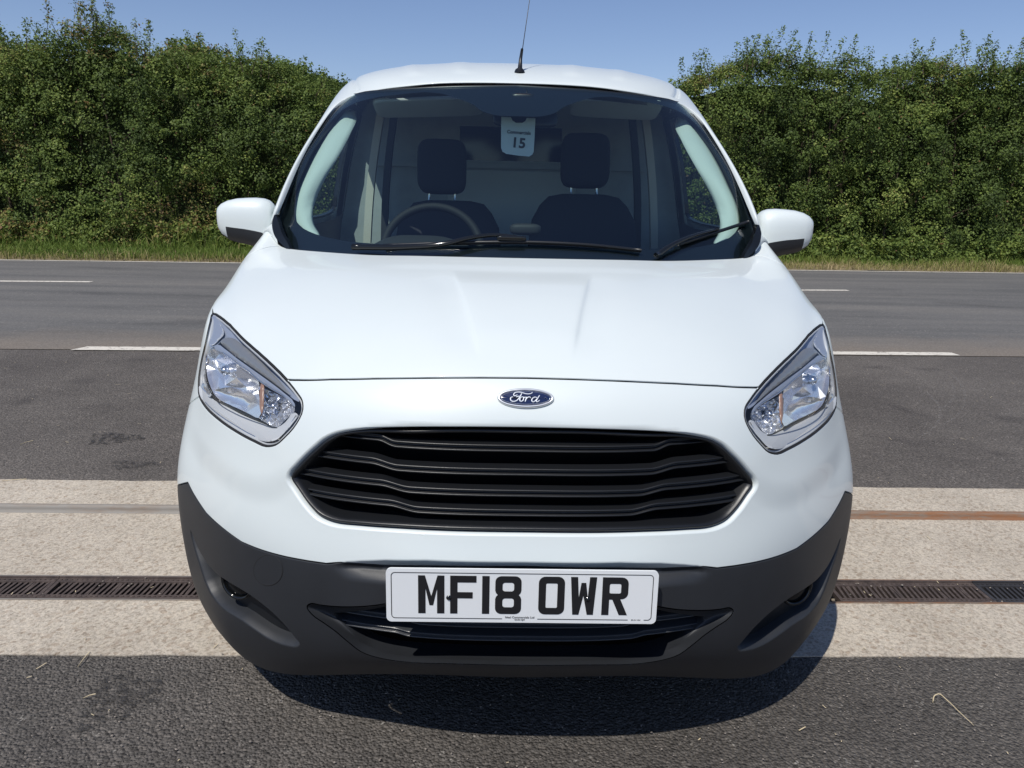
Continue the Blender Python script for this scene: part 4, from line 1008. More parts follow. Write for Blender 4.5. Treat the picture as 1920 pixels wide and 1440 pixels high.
# wheels
def lathe(c, prof, seg, axis_x=1):
    V = []; 
    for r, x in prof:
        for k in range(seg): t = 2*math.pi*k/seg; V.append((c[0]+x, c[1]+r*math.cos(t), c[2]+r*math.sin(t)))
    return V, grid_faces(len(prof), seg, True)
def wheel(c, s):
    e = bpy.data.objects.new('wheel', None); COL.objects.link(e); e.parent = van
    tp = [(.20, -.09), (.27, -.098), (.302, -.088), (.310, -.06), (.310, .06), (.302, .088), (.27, .098), (.20, .09)]
    v, f = lathe(c, [(r, x*s) for r, x in tp], 48); link_mesh('tyre', v, f, 'rubber', e)
    rp = [(.205, .085), (.198, .060), (.19, .035), (.06, .05), (.03, .06), (.001, .062)]
    v, f = lathe(c, [(r, x*s) for r, x in rp], 40); P = [(v, f)]
    for k in range(5):
        a = 2*math.pi*k/5; P.append(tube(None, [(c[0]+s*.066, c[1]+.04*math.cos(a), c[2]+.04*math.sin(a)), (c[0]+s*.070, c[1]+.19*math.cos(a), c[2]+.19*math.sin(a))], .018, None))
    v, f = join(P); link_mesh('rim', v, f, 'chrome_soft', e)
for cy in (.815, 3.30):
    for s in (-1, 1): wheel((s*.722, cy, .312), s)

# ---- mirrors
def mirror_unit():
    X = [409.5, 410.5, 413, 420, 432, 448, 467, 484, 498, 507, 513, 517]
    T = [402, 395, 387, 381, 375.5, 372, 370.8, 370.5, 372, 375.5, 381, 388]
    Bm = [414, 421, 431, 442, 450, 455, 459, 464, 468, 471, 473, 473]
    Dp = [.006, .018, .030, .040, .048, .052, .055, .055, .054, .050, .045, .038]
    V = []; NS = 36
    for x, t, b, d in zip(X, T, Bm, Dp):
        p1 = bp(x, t, 1.17); p2 = bp(x, b, 1.17); c = (p1+p2)/2; h = (p1[2]-p2[2])/2
        for k in range(NS):
            a = 2*math.pi*k/NS; ca, sa = math.cos(a), math.sin(a)
            V.append((c[0], c[1]+d*np.sign(ca)*abs(ca)**.75, c[2]+h*np.sign(sa)*abs(sa)**.72))
    V = np.array(V); n = len(X); Fc = grid_faces(n, NS, True); Fc += [tuple(range(NS))[::-1], tuple(range((n-1)*NS, n*NS))]
    return V, Fc, NS
V, Fc, NS = mirror_unit()
pxy = proj(V)
line_y = lambda x: np.interp(x, [409, 419, 424, 431, 440, 517], [470, 446, 435, 430.5, 429.5, 444])
top_, low_ = [], []
for f in Fc:
    c = V[list(f)].mean(0); p = pxy[list(f)].mean(0)
    zl = np.interp(p[0], [409, 423, 430, 517], [1.05, 1.085, bp(430, 427, 1.12)[2], bp(517, 438, 1.12)[2]])
    (low_ if c[2] < zl else top_).append(f)
mr = bpy.data.objects.new('wing_mirror', None); COL.objects.link(mr); mr.parent = van
def sub_mesh(name, V, F_, mat, parent):
    used = sorted({i for f in F_ for i in f}); mp = {a: b for b, a in enumerate(used)}
    return link_mesh(name, V[used], [tuple(mp[i] for i in f) for f in F_], mat, parent)
mc = sub_mesh('mirror_cap', V, top_, 'paint', mr); ml = sub_mesh('mirror_base', V, low_, 'black', mr)
v, f = box((-.80, 1.19, 1.085), (.12, .06, .05)); ma = link_mesh('mirror_arm', v, f, 'black', mr, smooth=False); bevel_obj(ma, .012)
mr2 = bpy.data.objects.new('wing_mirror', None); COL.objects.link(mr2); mr2.parent = van
for q in (mc, ml, ma): c_ = mirror_obj(q); c_.parent = mr2

# ---- headlights
def rbox(c, h, e=.35, nu=28, nv=18, rot=None):
    V = []
    sg = lambda v, p: math.copysign(abs(v)**p, v)
    for i in range(nv+1):
        ph = -math.pi/2+math.pi*i/nv
        for k in range(nu):
            t = 2*math.pi*k/nu; V.append(np.array([h[0]*sg(math.cos(ph), e)*sg(math.cos(t), e), h[1]*sg(math.cos(ph), e)*sg(math.sin(t), e), h[2]*sg(math.sin(ph), e)]))
    if rot is not None: R = np.array(Euler(rot).to_matrix()); V = [R@v for v in V]
    return [v+np.array(c) for v in V], grid_faces(nv+1, nu, True)
def hz(zx, zy): return (320+zx/4.5, 560+zy/4.5)
def surfY(x, y): return F.ev(F.px([(x, y)]))[0][1]
def lamp_piece(name, poly, dy, mat, parent, bowl=0., cell=0, smooth=True, facet=0., cen=None, seed=1, dyb=None):
    """polygon traced in the lamp, set dy behind the lens; bowl>0 sinks its middle"""
    P = catmull(np.array([hz(*p) for p in poly]), 3, True); rg = np.random.default_rng(seed)
    Ys = np.array([surfY(*p) for p in P[::3]]); A = np.c_[P[::3], np.ones(len(P[::3]))]; co = np.linalg.lstsq(A, Ys, rcond=None)[0]
    inter = None; st = cell or 4.
    lo, hi = P.min(0), P.max(0); g = np.stack(np.meshgrid(np.arange(lo[0], hi[0], st), np.arange(lo[1], hi[1], st)), -1).reshape(-1, 2)
    g = g+rg.uniform(-.25, .25, g.shape)*st*(1 if facet else 0)
    g = g[in_poly(g, P)]; d = np.sqrt(((g[:, None]-P[None])**2).sum(2)).min(1); g = g[d > st*.45]
    V2, Fc = fill2d(P, [], g); dd = np.sqrt(((V2[:, None]-P[None])**2).sum(2)).min(1); mx = dd.max()
    q = dd/mx; depth = dy+bowl*(1-(1-q)**2)+facet*rg.normal(0, 1, len(V2))*(q > .05)
    V = [bp(a, b, co[0]*a+co[1]*b+co[2]+z) for (a, b), z in zip(V2, depth)]
    V = [v*np.array([1, 1, 1]) for v in V]
    return link_mesh(name, V, [tuple(f[::-1]) for f in Fc], mat, parent, smooth=smooth)
def lamp_tube(name, pts, dy, r, mat, parent, closed=False):
    P = catmull(np.array([hz(*p) for p in pts]), 4, closed); V = np.array([bp(a, b, surfY(a, b)+dy) for a, b in P])
    if closed: V = np.concatenate([V, V[:2]])
    return tube(name, V, r, mat, parent, seg=8)
hlm = lambda o: (o.data.transform(Matrix.Diagonal((-1, 1, 1, 1))), o.data.flip_normals(), o)[2]
head = bpy.data.objects.new('headlight', None); COL.objects.link(head); head.parent = van
pl = []
lens = panel('lens', F, HLs, [], 'lens', head, cell=.02, gap=.0012, rims=[[(.0012, -.001), (.002, -.006)]], off=-.0005); pl.append(hlm(lens))
pl.append(hlm(ring_strip('lamp_seal', F, HLs, [(-.0016, -.0015), (-.0008, .0002), (.0004, .0002), (.0014, -.0022), (.0022, -.004), (.0028, -.012)], 'rubber', head)))
pl.append(hlm(ring_strip('lamp_rim', F, HLs, [(.0024, -.005), (.0034, -.0035), (.0060, -.0045), (.0075, -.008), (.0085, -.03), (.010, -.10)], 'lamp_grey', head)))
OUT = [((x-320)*4.5, (y-560)*4.5) for x, y in HL]; cx_, cy_ = np.mean(OUT, 0)
OUTs = [(cx_+(a-cx_)*1.0, cy_+(b-cy_)*1.0) for a, b in OUT]
pl.append(lamp_piece('housing', OUTs, .125, 'lamp_bezel', head))
pl.append(lamp_piece('upper_bezel', [(352,150),(385,150),(440,195),(600,350),(800,535),(960,700),(1040,790),(1085,870),(1040,850),(950,760),(820,650),(640,510),(520,400),(440,350),(400,385),(340,420),(325,300)], .030, 'lamp_bezel', head, bowl=-.004))
pl.append(lamp_piece('indicator_reflector', [(355,215),(400,205),(440,250),(450,300),(410,345),(370,385),(338,400),(340,310)], .022, 'reflector', head, bowl=.012, cell=4.2, smooth=False, facet=.0014, seed=5))
pl.append(lamp_piece('trim_bar', [(420,362),(450,335),(515,330),(600,385),(720,490),(850,620),(960,750),(1010,815),(950,775),(840,690),(700,590),(560,492),(460,410)], .026, 'bar', head, bowl=-.010))
MR = [(305,560),(318,480),(365,412),(455,470),(560,550),(650,612),(740,695),(748,800),(742,1008),(640,962),(500,898),(385,830),(335,740),(308,650)]
pl.append(lamp_piece('main_reflector', MR, .035, 'reflector', head, bowl=.040, cell=19, smooth=False, facet=.0075, seed=11))
pl.append(lamp_piece('lower_reflector', [(372,775),(430,755),(540,748),(640,775),(720,830),(745,900),(742,1000),(640,958),(500,894),(400,838)], .030, 'reflector', head, bowl=.022, cell=9, smooth=True, facet=.0022, seed=3))
pl.append(lamp_piece('beam_reflector', [(752,742),(830,775),(900,805),(985,850),(1042,905),(1048,940),(970,1020),(890,1088),(810,1050),(748,1010),(752,880)], .032, 'reflector', head, bowl=.034, cell=6.5, smooth=False, facet=.0030, seed=9))
pl.append(lamp_piece('amber_divider', [(754,748),(768,706),(784,726),(789,800),(785,900),(768,985),(753,1004),(750,880)], .026, 'amber', head, bowl=-.006))
pl.append(lamp_piece('light_strip', [(243,735),(268,765),(305,800),(372,858),(480,915),(600,978),(730,1034),(850,1078),(905,1082),(965,1045),(1050,962),(1070,975),(1030,1050),(960,1130),(890,1192),(800,1206),(700,1170),(560,1092),(400,985),(295,890),(245,810)], .018, 'lamp_grey', head, bowl=-.003))
pl.append(lamp_piece('side_chrome', [(262,520),(290,460),(300,520),(296,640),(318,740),(350,800),(330,830),(280,790),(250,720),(248,620)], .020, 'reflector', head, bowl=.010, cell=6, smooth=False, facet=.002, seed=2))
pl.append(lamp_piece('inner_bezel', [(398,388),(458,425),(560,505),(700,605),(840,705),(950,790),(1045,885),(1050,908),(985,850),(850,762),(742,694),(640,606),(455,466),(368,410)], .023, 'lamp_bezel', head, bowl=-.002))
pl.append(lamp_tube('bezel_line', [(300,560),(312,480),(362,406),(455,464),(560,545),(650,606),(745,690),(850,760),(980,840),(1048,910)], .020, .0014, 'chrome', head))
pl.append(lamp_tube('strip_black_line', [(305,700),(335,785),(385,850),(500,915),(640,980),(760,1035),(850,1080),(900,1090)], .016, .0013, 'gloss_black', head))  # black tube along the upper edge of the light strip
pl.append(lamp_tube('strip_rim', [(250,800),(300,880),(400,975),(560,1080),(700,1158),(800,1192),(885,1180),(1000,1070),(1060,985)], .014, .0015, 'chrome', head))
v, f = rbox(bp(*hz(470, 600), surfY(*hz(470, 600))+.075), (.011, .020, .011), .8); pl.append(link_mesh('bulb', v, f, 'chrome_soft', head))
v, f = rbox(bp(*hz(880, 900), surfY(*hz(880, 900))+.055), (.008, .016, .008), .8); pl.append(link_mesh('bulb', v, f, 'chrome_soft', head))
head2 = bpy.data.objects.new('headlight', None); COL.objects.link(head2); head2.parent = van
for q in pl: c_ = mirror_obj(q); c_.parent = head2

# ---- wipers and aerial
def wiper(blade, arm, bw=.0045):
    w_ = bpy.data.objects.new('wiper', None); COL.objects.link(w_); w_.parent = van
    pts = np.array([on_glass(x, y, .010) for x, y in blade]); pts = catmull(pts, 5); tube('blade', pts, bw, 'gblack', w_, seg=8)
    pts2 = np.array([on_glass(x, y, .004) for x, y in blade]); tube('rubber_lip', catmull(pts2, 5), .0025, 'rubber', w_, seg=6)
    pa = np.array([on_glass(x, y, d) for x, y, d in arm]); n = (len(pa)-1)*5+1; tube('arm', catmull(pa, 5), np.linspace(.009, .0045, n), 'gloss_black', w_, seg=8)
wiper([(722,465), (850,460.5), (985,459), (1100,464), (1200,474)], [(668,472,.02), (760,474,.022), (840,469,.024), (880,459,.024), (925,452,.022), (983,455,.018)])
v, f = rbox((on_glass(935, 455, .018)+on_glass(983, 457, .018))/2, (.040, .008, .007), .4); link_mesh('blade_clip', v, f, 'gloss_black', van)
wiper([(1270,462), (1310,449), (1350,436), (1399,420)], [(1225,488,.018), (1252,470,.022), (1285,455,.024), (1340,437,.018)], .0055)
ab = bp(974, 151, 1.60); rz = ab[2]
st = B.inv([(0.005, 1.60)], lambda P: P[:, :2]); rz = B.ev(st)[0][2]; a0 = np.array([bp(974, 151, 1.6)[0], 1.60, rz-.004])
tops = [bp(975, 128, 1.605), bp(976, 112, 1.612), bp(979, 92, 1.625), bp(980, 90, 1.626), bp(993, 0, 1.69), bp(1003, -70, 1.74)]
pts = np.array([a0, a0+[0, 0, .010]]+tops[:3]); tube('aerial_base', pts, np.array([.021, .0165, .0085, .006, .0048]), 'gblack', van, seg=16)
aer = tube('aerial_rod', np.array(tops[2:]), np.array([.0038, .0016, .0013, .0011]), 'gblack', van, seg=8)

# ---- interior
def isurf(x, y, off): return on_glass(x, y, -off)
outer = [(632,205),(613,226),(588,265),(563,317),(546,355),(540,383),(540,401),(550,422),(568,434),(594,443)]
innr = [(660,207),(668,224),(659,247),(632,298),(607,339),(593,370),(588,385),(585,401),(587,420),(598,441)]
oc = catmull(outer, 4); ic = catmull(innr, 4); V = []; npt = 7
for (a, b), (c, d) in zip(oc, ic):
    p = isurf(a, b, .035); q = bp(c, d, p[1]+.075)
    for k in range(npt):
        u = k/(npt-1); v_ = p*(1-u)+q*u; v_ = v_+np.array([-.25, -1, .3])*(-.0)+np.array([0, -.018, .006])*math.sin(math.pi*u); V.append(v_)
pt = link_mesh('pillar_trim', V, [tuple(f[::-1]) for f in grid_faces(len(oc), npt)], 'trim', van); sm = pt.modifiers.new('s', 'SOLIDIFY'); sm.thickness = .008; sm.offset = 0; mirror_obj(pt)
# headliner
hl_ = []; 
uu = np.linspace(-3.1, 3.1, 31); tt = np.linspace(.6, 3.35, 12); st = np.array([(a, b) for b in tt for a in uu])
stp = st.copy(); Vh = B.ev(st)-B.nrm(st)*.035; link_mesh('headliner', Vh, grid_faces(12, 31), 'liner', van)
# bulkhead between cab and load space
sec = B.ev(np.array([[c, 3.42] for c in np.arange(-9.9, 9.91, .3)])); sec = sec*np.array([.965, 1, .985]); yb = 2.44
w0 = bp(862, 236, yb); w1 = bp(1052, 304, yb); hole = np.array([(w0[0], w1[2]), (w1[0], w1[2]), (w1[0], w0[2]), (w0[0], w0[2])])
V2, Fc = fill2d(sec[:, [0, 2]], [hole]); bh = link_mesh('bulkhead', [(a, yb, b) for a, b in V2], [tuple(f) for f in Fc], 'bulk', van, smooth=False)
link_mesh('bulkhead_window', [(hole[i][0]*1.0, yb+.01, hole[i][1]) for i in range(4)], [(0, 1, 2, 3)], 'gloss_black', bh, smooth=False)
zr = bp(976, 308, yb)[2]; v, f = box((0, yb-.012, zr-.012), (1.30, .024, .02)); link_mesh('rib', v, f, 'bulk', bh, smooth=False)
v, f = box((0, yb-.008, zr-.20), (.62, .016, .34)); bevel_obj(link_mesh('lower_panel', v, f, 'liner', bh, smooth=False), .02)
v, f = box((0, 1.75, .30), (1.5, 1.4, .03)); link_mesh('cab_floor', v, f, 'dash', van, smooth=False)
# B pillar trims
for (xa, ya, xb, yb_, wd) in ((717, 205, 690, 455, .035), (742, 205, 722, 455, .03)):
    p = bp(xa, ya, 2.32); q = bp(xb, yb_, 2.30)
    V = []
    for k in range(12):
        u = k/11; c = p*(1-u)+q*u+np.array([-.012*math.sin(math.pi*u), 0, 0])
        for s in (-1, 1): V += [c+np.array([s*wd/2, -.004 if s > 0 else 0, 0])]
    o = link_mesh('door_pillar_trim', V, grid_faces(12, 2), 'belt_trim' if wd > .032 else 'dash', van, smooth=False); sm = o.modifiers.new('s', 'SOLIDIFY'); sm.thickness = .02; mirror_obj(o)
# sun visors
for s, xa, xb in ((-1, 700, 905), (1, 1072, 1240)):
    p = bp(xa, 205 if s < 0 else 201, 1.60); q = bp(xb, 200 if s < 0 else 210, 1.60); c = (p+q)/2
    v, f = rbox(c+[0, .03, .008], (abs(q[0]-p[0])/2, .075, .011), .3, rot=(rad(-18), math.atan2(q[2]-p[2], q[0]-p[0])*-1, 0)); link_mesh('sun_visor', v, f, 'liner', van)
v, f = rbox(bp(985, 222, 1.47), (.115, .014, .030), .4, rot=(rad(-12), 0, rad(6))); rv = link_mesh('rear_view_mirror', v, f, 'gblack', van)
tube('mirror_stalk', [bp(983, 196, 1.45), bp(985, 214, 1.455)], .012, 'gblack', rv)
v, f = rbox(bp(980, 188, 1.455), (.045, .03, .022), .5); link_mesh('sensor_pod', v, f, 'gblack', rv)
# dashboard
xs = np.linspace(-.74, .74, 61); V = []
for x in xs:
    st = Wd.inv([(min(abs(x), .70), 1.05)], lambda P: P[:, [0, 2]]); y0 = Wd.ev(st)[0][1]+.012
    hump = .055*math.exp(-((x+.335)/.16)**4); mid = .012*math.exp(-(x/.2)**4)
    for u, z in ((0, 1.018), (.18, 1.022), (.45, 1.03), (.72, 1.035+hump*.55+mid), (.88, 1.03+hump+mid), (1., 1.01+hump*.8+mid), (1.03, .97), (1.08, .80), (1.12, .60)):
        V.append((x, y0+(1.40-y0)*min(u, 1.)+max(0, u-1)*1.0, z))
link_mesh('dashboard', V, grid_faces(61, 9), 'dash', van)
v, f = rbox(bp(985, 430, 1.36), (.055, .03, .02), .6); link_mesh('dash_vent', v, f, 'dash', van)
# steering wheel
sw = bpy.data.objects.new('steering_wheel', None); COL.objects.link(sw); sw.parent = van
sc_ = bp(810, 470, 1.50); sn = (0, -.86, .50)
torus('wheel_rim', sc_, sn, .180, .0155, 'wheel_grip', sw, seg=64)
v, f = rbox(np.array(sc_)+[0, .02, -.01], (.075, .035, .06), .6, rot=(rad(-30), 0, 0)); link_mesh('hub', v, f, 'gblack', sw)
for a in (0, 180, 270):
    d = np.array([math.cos(rad(a)), .5*math.sin(rad(a)), .86*math.sin(rad(a))]); tube('spoke', [sc_+d*.05, sc_+d*.175], .012, 'gblack', sw)
# seats
def seat(hx, hy, sx, topy, wide):
    e = bpy.data.objects.new('seat', None); COL.objects.link(e); e.parent = van
    c = bp(hx, hy, 2.02); hw = (85/2)/FPX*3.36
    v, f = rbox(c, (hw*1.02, .055, .112), .42, rot=(rad(-8), 0, 0)); link_mesh('headrest', v, f, 'seat', e)
    s_top = bp(sx, topy, 2.0); zt = s_top[2]
    for dx in (-.055, .055): tube('headrest_post', [(c[0]+dx, 2.03, c[2]-.06), (c[0]+dx, 2.0, zt-.06)], .0055, 'chrome_soft', e, seg=8)
    rows = []; NSG = 40
    for z, hw_, hd_, yy in ((zt, .09, .03, 2.00), (zt-.012, .15, .05, 1.995), (zt-.05, wide*.40, .062, 1.985), (zt-.11, wide*.47, .07, 1.97), (zt-.22, wide*.5, .075, 1.95), (zt-.40, wide*.5, .08, 1.90), (zt-.60, wide*.5, .09, 1.85)):
        for k in range(NSG):
            a = 2*math.pi*k/NSG; ca, sa = math.cos(a), math.sin(a)
            rows.append((s_top[0]+hw_*math.copysign(abs(ca)**.5, ca), yy+hd_*math.copysign(abs(sa)**.6, sa), z))
    link_mesh('backrest', rows, [tuple(f[::-1]) for f in grid_faces(7, NSG, True)]+[tuple(range(NSG))], 'seat', e)
    v, f = rbox((s_top[0], 1.66, .60), (wide*.5, .26, .08), .4); link_mesh('cushion', v, f, 'seat', e)
seat(829, 313, 842, 376, .46); seat(1097, 302, 1094, 364, .47)

# ---- hanging card behind the glass (not part of the van)
Yt = 1.395
card = [(940,219),(958,219.5),(961,226),(967,230),(979,230.5),(985,227),(988,221),(1004,221.5),(1002,262),(1000.5,285),(998,290),(992,293.5),(970,291.5),(949,288.5),(942,284),(939.5,277),(939.5,250)]
P3 = np.array([bp(x, y, Yt) for x, y in card]); tg = thick_poly('price_card', P3, .0008, 'paper', None)
tag(tg, 'pale card numbered 15 hanging from the mirror behind the windscreen', 'card')
def card_text(txt, cx, cy, hpx, ang, bold, sx=1.):
    v, f = text_mesh(txt, 1., bold); v = np.array(v); s = hpx/.72; ca, sa = math.cos(ang), math.sin(ang)
    V = [bp(cx+(a*s*sx*ca+b*s*sa), cy-(b*s*ca-a*s*sx*sa), Yt-.0015) for a, b, c in v]; return V, f
v, f = card_text('1', 965.2, 268, 18.5, .09, .035); link_mesh('numeral', v, f, 'ink', tg, smooth=False)
v, f = card_text('5', 979.2, 269.5, 18.5, .09, .035); link_mesh('numeral', v, f, 'ink', tg, smooth=False)
v, f = card_text('Commercials', 973, 248.5, 6.5, .07, .03, .92); link_mesh('wordmark', v, f, 'ink', tg, smooth=False)

# ================================================================== HEDGES
def vn(X, Y, seed, n=9, f0=.5):
    r = np.random.default_rng(seed); o = np.zeros(len(X)); a = 1.; tot = 0
    f = f0
    for k in range(n):
        th = r.uniform(0, math.pi*2); ph = r.uniform(0, 6.28, 2)
        o += a*np.sin(f*(X*math.cos(th)+Y*math.sin(th))+ph[0]+1.3*np.sin(f*.7*(X*-math.sin(th)+Y*math.cos(th))+ph[1])); tot += a; f *= 1.45; a *= .80
    return o/tot*1.7
def hedge_line(x): return far_edge(x)+1.75 if x > 0 else far_edge(x)+2.35
def leaves(centres, normals, n_each, spread, size, seed, tone_c):
    r = np.random.default_rng(seed); K = len(centres); N = K*n_each
    C = np.repeat(centres, n_each, 0); Nn = np.repeat(normals, n_each, 0); sp = np.repeat(spread, n_each)
    d = r.normal(0, 1, (N, 3)); d /= np.linalg.norm(d, axis=1)[:, None]; rr = r.uniform(.25, 1, N)**.6
    P = C+d*(sp*rr)[:, None]*np.array([1, .8, .85])
    n = d*.55+Nn*.5+r.normal(0, .45, (N, 3))+np.array([0, 0, .35]); n /= np.linalg.norm(n, axis=1)[:, None]
    t = r.normal(0, 1, (N, 3)); t -= (t*n).sum(1)[:, None]*n; t /= np.linalg.norm(t, axis=1)[:, None]; b = np.cross(n, t)
    L = size*r.uniform(.6, 1.25, N)[:, None]; Wd_ = L*r.uniform(.5, .72, N)[:, None]
    V = np.stack([P-t*L*.5, P+b*Wd_*.5-t*L*.05+n*L*.08, P+t*L*.5, P-b*Wd_*.5-t*L*.05+n*L*.08], 1).reshape(-1, 3)
    tone = np.clip(np.repeat(tone_c, n_each)+r.normal(0, .13, N), 0, .97); tone[r.random(N) < .004] = 1.; br = (vn(P[:, 0]*1.1, P[:, 2]*1.5, 77, 7, .9) > .42) & (P[:, 0] < -5.5) & (r.random(N) < .45); tone[br] = np.clip(tone[br]+.0, .0, 1)*.0+r.uniform(.95, 1., br.sum())
    return V, tone
def make_hedge(name, xs, tops, dens, seed, label, cat='hedge', ybase=None, depth=1.9, size=.050, par=None, n_each=80, shoots=60, rough=.80, zbase=.05):
    r = np.random.default_rng(seed); yb = ybase or hedge_line
    topf = lambda x: np.interp(x, xs, tops)
    x0, x1 = xs[0], xs[-1]; area_ = (x1-x0)*(np.mean(tops)+depth); K = int(area_*dens)
    u = r.random(K)*(x1-x0)+x0; T = topf(u); s = r.random(K)*(T+depth); front = s < T
    z = np.where(front, s, T); yoff = np.where(front, 0, s-T)
    yv = np.array([yb(x) for x in u])
    w_ = np.clip((T-z)/.9, 0, 1)                        # rounded shoulder
    y = yv+yoff+(1-w_)**2*.55+.10*(z/np.maximum(T, .1))
    bumpn = vn(u, z*1.15+yoff, seed, 9, .9)*rough+vn(u*3.1, z*3.3+yoff*3, seed+5, 6, 1.2)*rough*.62
    y = y-np.where(front, bumpn, 0)*.62; z = z+np.where(front, 0, bumpn*.28)-.16
    nrm = np.stack([r.normal(0, .25, K), np.where(front, -w_*.9-.1, -.1), np.where(front, .25+(1-w_)*.7, 1.)], 1)
    C = np.stack([u, y, np.maximum(z, zbase+.08)], 1)
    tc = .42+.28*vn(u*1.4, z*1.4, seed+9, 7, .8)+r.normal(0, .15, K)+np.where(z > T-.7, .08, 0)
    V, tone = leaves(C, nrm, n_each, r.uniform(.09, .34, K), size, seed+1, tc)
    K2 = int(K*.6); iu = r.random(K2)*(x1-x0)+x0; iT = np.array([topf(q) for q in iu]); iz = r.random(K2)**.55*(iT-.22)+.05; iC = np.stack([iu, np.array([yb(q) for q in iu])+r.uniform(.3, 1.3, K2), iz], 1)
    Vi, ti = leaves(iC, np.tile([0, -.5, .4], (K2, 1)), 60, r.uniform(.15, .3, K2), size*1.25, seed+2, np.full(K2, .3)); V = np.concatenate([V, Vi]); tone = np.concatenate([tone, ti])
    VS = [V]; TS = [tone]; tw = []
    for k in range(shoots):                             # wayward shoots along the top
        x = r.uniform(x0, x1); h = r.uniform(.20, .62); b = np.array([x, yb(x)+r.uniform(.2, 1.2), topf(x)-.30])
        lean = np.array([r.normal(0, .28), r.normal(0, .15), 1.]); lean /= np.linalg.norm(lean)
        pts = [b+lean*h*q+np.array([.07*math.sin(q*2.5+k), 0, 0])*h for q in np.linspace(0, 1, 6)]; tw.append((pts, .008))
        m = int(30+h*110); q = r.random(m)**.8; c = np.array([np.interp(q, np.linspace(0, 1, 6), np.array(pts)[:, j]) for j in range(3)]).T
        c[:, 2] += .25*h; c = c+r.normal(0, .055, (m, 3))*(1.35-q)[:, None]
        v, t_ = leaves(c, np.tile([0, -.3, .8], (m, 1)), 1, np.full(m, .035), size, seed+100+k, np.full(m, .5)); VS.append(v); TS.append(t_)
    root = empty(name, ((x0+x1)/2, yb((x0+x1)/2)+.6, 0), label, cat) if par is None else par
    loc = np.array(root.location)
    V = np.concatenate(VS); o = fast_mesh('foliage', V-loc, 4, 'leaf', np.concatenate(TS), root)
    # woody stems: uprights in the depth of the hedge plus the shoots' twigs
    P = []
    n = int((x1-x0)/.45)
    for k in range(n):
        x = x0+(k+.5)*(x1-x0)/n+r.normal(0, .1); h = topf(x)*.9; y = yb(x)+.75+r.normal(0, .15)
        pts = [np.array([x+.10*math.sin(k+q*3), y+.1*math.sin(2*k+q*4), q*h]) for q in np.linspace(0, 1, 7)]; P.append(tube(None, np.array(pts)-loc, np.linspace(.035, .008, 7), None, seg=6))
        for j in range(5):
            q = r.uniform(.15, .85); s0 = np.array([x, y, q*h]); d = np.array([r.normal(0, .5), -abs(r.normal(.55, .2)), .45]); P.append(tube(None, np.array([s0, s0+d*.5, s0+d*.95+[0, 0, .1]])-loc, np.array([.012, .008, .004]), None, seg=5))
    for pts, rr in tw: P.append(tube(None, np.array(pts)-loc, np.linspace(rr, .002, 6), None, seg=5))
    v, f = join(P); link_mesh('branches', v, f, 'bark', root)
    # solid dark hull added in place of inner leaves; stops daylight passing through
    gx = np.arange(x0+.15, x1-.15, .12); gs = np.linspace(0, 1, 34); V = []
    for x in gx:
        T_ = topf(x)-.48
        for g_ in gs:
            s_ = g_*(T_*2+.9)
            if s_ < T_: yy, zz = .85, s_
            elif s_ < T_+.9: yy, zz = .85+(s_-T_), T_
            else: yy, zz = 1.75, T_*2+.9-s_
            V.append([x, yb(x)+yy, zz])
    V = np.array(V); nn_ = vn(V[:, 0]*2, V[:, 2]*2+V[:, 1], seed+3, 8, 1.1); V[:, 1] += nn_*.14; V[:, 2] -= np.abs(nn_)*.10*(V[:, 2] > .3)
    link_mesh('core_hull', V-loc, grid_faces(len(gx), len(gs)), 'hedge_core', root)
    return root
def px_top(pts, Yf): return [bp(x, y, Yf)[0] for x, y in pts], [bp(x, y, Yf)[2] for x, y in pts]
LP = [(-160,70),(0,78),(60,70),(110,42),(150,22),(190,30),(230,68),(270,84),(330,96),(400,103),(470,106),(530,124),(570,145),(600,176),(616,210)]
lx, lt = px_top(LP, 13.9)
make_hedge('hawthorn_hedge', lx, lt, 30, 21, 'tall overgrown green hedge across the road left of the van, highest at far left', depth=1.6, shoots=75, n_each=84)
x2 = np.linspace(lx[-1]-.3, 3.2, 12); make_hedge('hedge', list(x2), [2.62]*12, 20, 31, 'lower clipped part of the hedge seen just past the left windscreen pillar', depth=1.2, shoots=10, n_each=60)
RP = [(1275,158),(1300,135),(1340,125),(1370,112),(1420,104),(1470,108),(1530,116),(1600,122),(1640,140),(1668,145),(1700,122),(1740,106),(1790,102),(1840,115),(1900,108),(1960,105),(2100,120)]
rx_, rt = px_top(RP, 14.6)
make_hedge('hawthorn_hedge', [2.6]+rx_, [2.9]+rt, 30, 41, 'tall dense hedge with spiky shoots across the road right of the van', depth=1.6, shoots=110, n_each=84)
